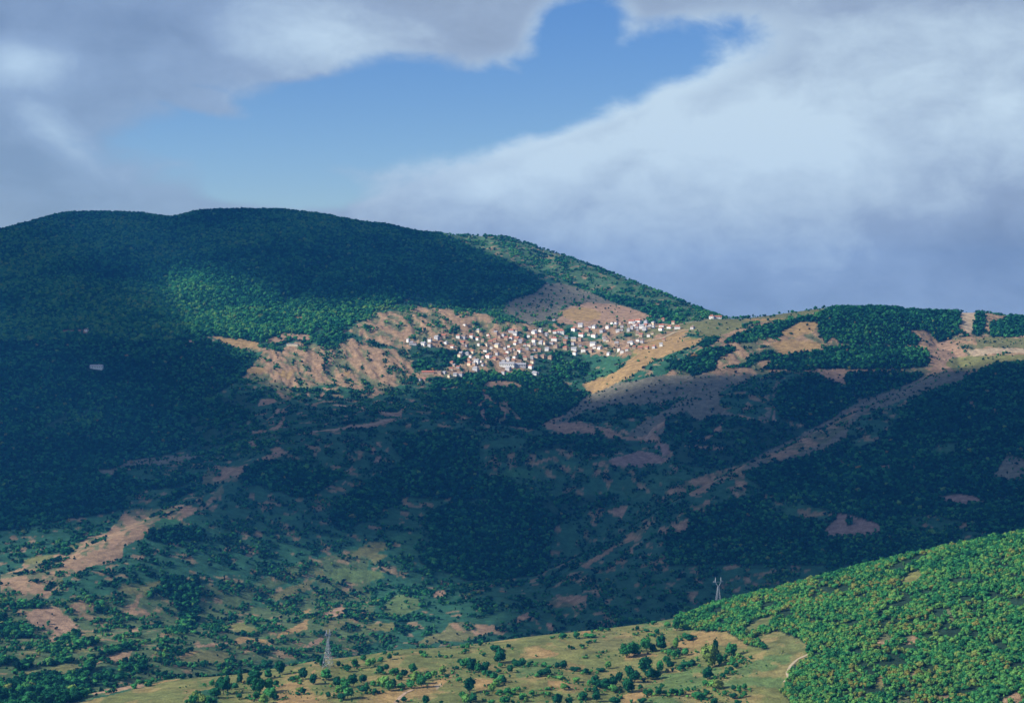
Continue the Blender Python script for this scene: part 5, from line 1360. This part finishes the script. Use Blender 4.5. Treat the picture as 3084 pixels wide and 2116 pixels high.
def pylon(p, H, base, yaw, label, head):
    root = bpy.data.objects.new('lattice_pylon', None)
    root.location = p
    root.rotation_euler = (0, 0, yaw)
    link(root, None, label=label, category='pylon')
    waist = H * 0.74
    lv = [0.0, 0.20, 0.38, 0.54, 0.68, 0.80, 0.91, 1.0]

    def half(t):
        return base / 2 * (1 - t) ** 1.15 + 0.55
    corners = ((-1, -1), (1, -1), (1, 1), (-1, 1))
    for cx_, cy_ in corners:
        V, Fc = [], []
        for t0, t1 in zip(lv[:-1], lv[1:]):
            bar(V, Fc, (cx_ * half(t0), cy_ * half(t0), t0 * waist - (2.0 if t0 == 0 else 0)), (cx_ * half(t1), cy_ * half(t1), t1 * waist), 0.20)
        mesh_obj('leg', V, Fc, M_STEEL, root)
    for side in range(4):
        V, Fc = [], []
        (ax_, ay_), (bx_, by_) = corners[side], corners[(side + 1) % 4]
        for t0, t1 in zip(lv[:-1], lv[1:]):
            h0, h1 = half(t0), half(t1)
            z0, z1 = t0 * waist, t1 * waist
            bar(V, Fc, (ax_ * h0, ay_ * h0, z0), (bx_ * h1, by_ * h1, z1), 0.13)
            bar(V, Fc, (bx_ * h0, by_ * h0, z0), (ax_ * h1, ay_ * h1, z1), 0.13)
            bar(V, Fc, (ax_ * h1, ay_ * h1, z1), (bx_ * h1, by_ * h1, z1), 0.13)
        mesh_obj('bracing', V, Fc, M_STEEL, root)
    V, Fc = [], []
    for sy in (-0.5, 0.5):                                   # forked head
        for sx in (-1, 1):
            bar(V, Fc, (sx * 0.55, sy, waist), (sx * head * 0.42, sy, H * 0.86), 0.30)
            bar(V, Fc, (sx * head * 0.42, sy, H * 0.86), (sx * head * 0.40, 0, H), 0.38)
        bar(V, Fc, (-head * 0.42, sy, H * 0.86), (head * 0.42, sy, H * 0.86), 0.30)
    mesh_obj('head_frame', V, Fc, M_STEEL, root)
    for sx in (-1, 1):
        V, Fc = [], []
        for sy in (-0.5, 0.5):
            bar(V, Fc, (sx * head * 0.40, sy, H * 0.86), (sx * head * 0.78, 0, H * 0.865), 0.30)
            bar(V, Fc, (sx * head * 0.41, sy * 0.4, H * 0.92), (sx * head * 0.78, 0, H * 0.865), 0.22)
        arm = mesh_obj('cross_arm', V, Fc, M_STEEL, root)
        V, Fc = [], []
        bar(V, Fc, (sx * head * 0.74, 0, H * 0.862), (sx * head * 0.74, 0, H * 0.862 - 2.0), 0.28)
        mesh_obj('insulator', V, Fc, M_GLASS, arm)
    return root


pylon(hit(988, 2010), 33.0, 6.6, math.radians(62), 'tall grey lattice pylon on the near grass slope with trees at its foot', 6.0)
px_, d_ = 2163.0, 1905.0
X_ = (px_ - CX) / F * d_
pylon(Vector((X_, d_, float(ground(X_, d_)))), 33.0, 6.2, math.radians(14), 'grey lattice pylon with forked head behind the sunlit wood', 7.0)

# ------------------------------------------------------------------ clouds overhead that shade the valley
LIT = [
    (0.0, 'O', [(350, 655), (365, 622), (410, 598), (470, 592), (540, 620), (640, 662), (740, 690), (850, 680), (950, 662), (1010, 690), (1120, 705), (1200, 690), (1260, 650), (1200, 615), (1100, 575), (985, 525), (1000, 480), (1700, 600),
                (1720, 800), (1620, 845), (1507, 852), (1420, 880), (1345, 910), (1300, 890), (1230, 862), (1060, 866), (950, 878), (850, 897), (700, 893), (620, 888), (560, 860), (560, 820), (480, 785), (430, 745), (385, 700)]),
    (0.25, 'O', [(1700, 600), (2700, 600), (2700, 822), (2225, 824), (2146, 846), (2104, 829), (1847, 839), (1726, 839), (1620, 845), (1600, 780)]),
    (0.0, 'O', [(2080, 690), (2700, 690), (2700, 815), (2225, 815), (2146, 836), (2090, 780)]),
    (0.55, 'O', [(1140, 700), (1235, 645), (1400, 690), (1280, 690), (1200, 735)]),
    (0.75, 'O', [(560, 860), (620, 888), (850, 897), (1000, 870), (1230, 862), (1300, 890), (1200, 905), (900, 930), (700, 930), (560, 900)]),
    (0.45, 'O', [(-100, 1225), (150, 1190), (300, 1160), (420, 1130), (480, 1180), (560, 1230), (760, 1215), (960, 1225), (1000, 1300), (1180, 1380), (1150, 1460), (750, 1510), (-100, 1700)]),
    (0.15, 'O', [(-100, 1245), (150, 1210), (286, 1180), (350, 1200), (300, 1300), (200, 1380), (-100, 1400)]),
    (0.0, 'O', [(-100, 1420), (200, 1390), (430, 1340), (600, 1280), (760, 1230), (900, 1228), (960, 1300), (1130, 1400), (1130, 1460), (750, 1510), (420, 1600), (-100, 1700)]),
]


def shade_raster():
    img = np.ones((RH, RW))
    for val, view, pts in LIT:
        Pp = (np.array([pix(view, *p) for p in pts]) - (R0X, R0Y)) * RS
        gx, gy = np.meshgrid(np.arange(RW) + 0.5, np.arange(RH) + 0.5)
        ins = np.zeros(gx.shape, bool)
        for i in range(len(Pp)):
            ax, ay = Pp[i]
            bx, by = Pp[(i + 1) % len(Pp)]
            if ay != by:
                ins ^= ((ay > gy) != (by > gy)) & (gx < (bx - ax) * (gy - ay) / (by - ay) + ax)
        img[ins] = val
    return img


def clouds():
    SR = shade_raster()
    base = ZC + 1900.0
    sx = CX + F * Xg / Yg
    vis = (PY <= RUN + 2) & (Yg > 1300) & (Yg < 5450) & (sx > -200) & (sx < 3284)
    X, Y, Z, PX, P_Y = Xg[vis], Yg[vis], Zg[vis], sx[vis], PY[vis]
    near = Y < np.interp(PX, cols, dC) + 45
    ix = np.clip(((PX - R0X) * RS).astype(int), 0, RW - 1)
    iy = np.clip(((P_Y - R0Y) * RS).astype(int), 0, RH - 1)
    val_ = np.where(near, 0.0, SR[iy, ix])
    tt = (base - Z) / SUN.z
    CXw, CYw = X + SUN.x * tt, Y + SUN.y * tt
    cs = 30.0
    gx0, gx1, gy0, gy1 = CXw.min() - 1500, CXw.max() + 1500, CYw.min() - 1200, CYw.max() + 1500
    nx, ny = int((gx1 - gx0) / cs) + 1, int((gy1 - gy0) / cs) + 1
    ci, cj = ((CXw - gx0) / cs).astype(int), ((CYw - gy0) / cs).astype(int)
    acc, cnt = np.zeros((ny, nx)), np.zeros((ny, nx))
    np.add.at(acc, (cj, ci), val_)
    np.add.at(cnt, (cj, ci), 1)
    known = cnt > 0
    gx, gy = np.meshgrid(gx0 + np.arange(nx) * cs, gy0 + np.arange(ny) * cs)
    wide = np.clip((fbm(gx / 900, gy / 900, 131, 4) - 0.42) / 0.12, 0, 1)
    g = np.where(known, acc / np.maximum(cnt, 1), wide)
    fill = known.copy()
    for _ in range(60):                                     # let the gaps between seen places close over
        n = np.zeros_like(g)
        w_ = np.zeros_like(g)
        for dy, dx in ((0, 1), (0, -1), (1, 0), (-1, 0)):
            n += np.roll(g * fill, (dy, dx), (0, 1))
            w_ += np.roll(fill.astype(float), (dy, dx), (0, 1))
        grow_ = (~fill) & (w_ > 0)
        g[grow_] = (n / np.maximum(w_, 1e-6))[grow_]
        if _ < 22:
            fill |= grow_
    g = gauss(gauss(g, 1.0, 0), 1.0, 1)
    edge = 0.35 * (fbm(gx / 130, gy / 130, 141, 4) - 0.5)
    g = np.clip((g + edge * (1 - np.abs(2 * g - 1)) - 0.04) / 0.9, 0, 1)
    rim = np.minimum(np.minimum(gx - gx0, gx1 - gx), np.minimum(gy - gy0, gy1 - gy)) / 500
    g *= np.clip(rim, 0, 1)
    thick = np.sqrt(g)
    lump = fbm(gx / 220, gy / 220, 151, 4)
    V, Fc, A = [], [], []
    for sgn, nm in ((-1, 'under'), (1, 'crown')):
        z = base + (sgn > 0) * 4 + sgn * thick * (8 + 22 * lump if sgn < 0 else 12 + 50 * lump)
        off = len(V)
        V += np.stack([gx, gy, z], -1).reshape(-1, 3).tolist()
        A += g.ravel().tolist()
        i = np.arange(nx * ny).reshape(ny, nx)
        q = np.stack([i[:-1, :-1], i[:-1, 1:], i[1:, 1:], i[1:, :-1]], -1)
        m = np.maximum.reduce([g[:-1, :-1], g[:-1, 1:], g[1:, 1:], g[1:, :-1]]) > 0.02
        Fc += (q[m] + off).tolist()
    m_, w, out = mat('cloud_vapour')
    at = w.n('ShaderNodeAttribute', attribute_name='thickness')
    df, tl, tr = w.n('ShaderNodeBsdfDiffuse'), w.n('ShaderNodeBsdfTranslucent'), w.n('ShaderNodeBsdfTransparent')
    df.inputs['Color'].default_value = (.92, .93, .95, 1)
    tl.inputs['Color'].default_value = (.92, .93, .95, 1)
    body = w.n('ShaderNodeMixShader')
    body.inputs[0].default_value = 0.5
    w.t.links.new(df.outputs[0], body.inputs[1])
    w.t.links.new(tl.outputs[0], body.inputs[2])
    sh = w.n('ShaderNodeMixShader')
    a_ = w.math('SUBTRACT', 1.0, w.math('SQRT', w.math('SUBTRACT', 1.0, w.math('MULTIPLY', at.outputs['Fac'], CLOUD_DEPTH))))
    w.put(sh.inputs[0], a_)
    w.t.links.new(tr.outputs[0], sh.inputs[1])
    w.t.links.new(body.outputs[0], sh.inputs[2])
    w.t.links.new(sh.outputs[0], out.inputs[0])
    o = mesh_obj('cloud', V, Fc, m_, smooth=True)
    o.data.attributes.new('thickness', 'FLOAT', 'POINT').data.foreach_set('value', np.array(A, np.float32))
    o['kind'] = 'stuff'
    o['label'] = 'broken cloud overhead that shades the valley'
    o['category'] = 'cloud'
    print('CLOUD', nx, ny, g.mean())


CLOUD_DEPTH = 0.96
clouds()

# ------------------------------------------------------------------ air
hz, w, out = mat('haze_air')
pv = w.n('ShaderNodeVolumePrincipled')
pv.inputs['Density'].default_value = 4.0e-5
pv.inputs['Color'].default_value = (0.05, 0.36, 1.0, 1)
pv.inputs['Anisotropy'].default_value = 0.1
w.t.links.new(pv.outputs[0], out.inputs['Volume'])
haze = mesh_obj('haze', *box_data(-9500, 9500, -300, 9800, float(Zg.min()) - 5.0, max(float(Zg.max()), ZC) + 60.0), hz)
haze['kind'] = 'stuff'
haze['label'] = 'thin blue haze filling the air over the valley'
haze['category'] = 'haze'
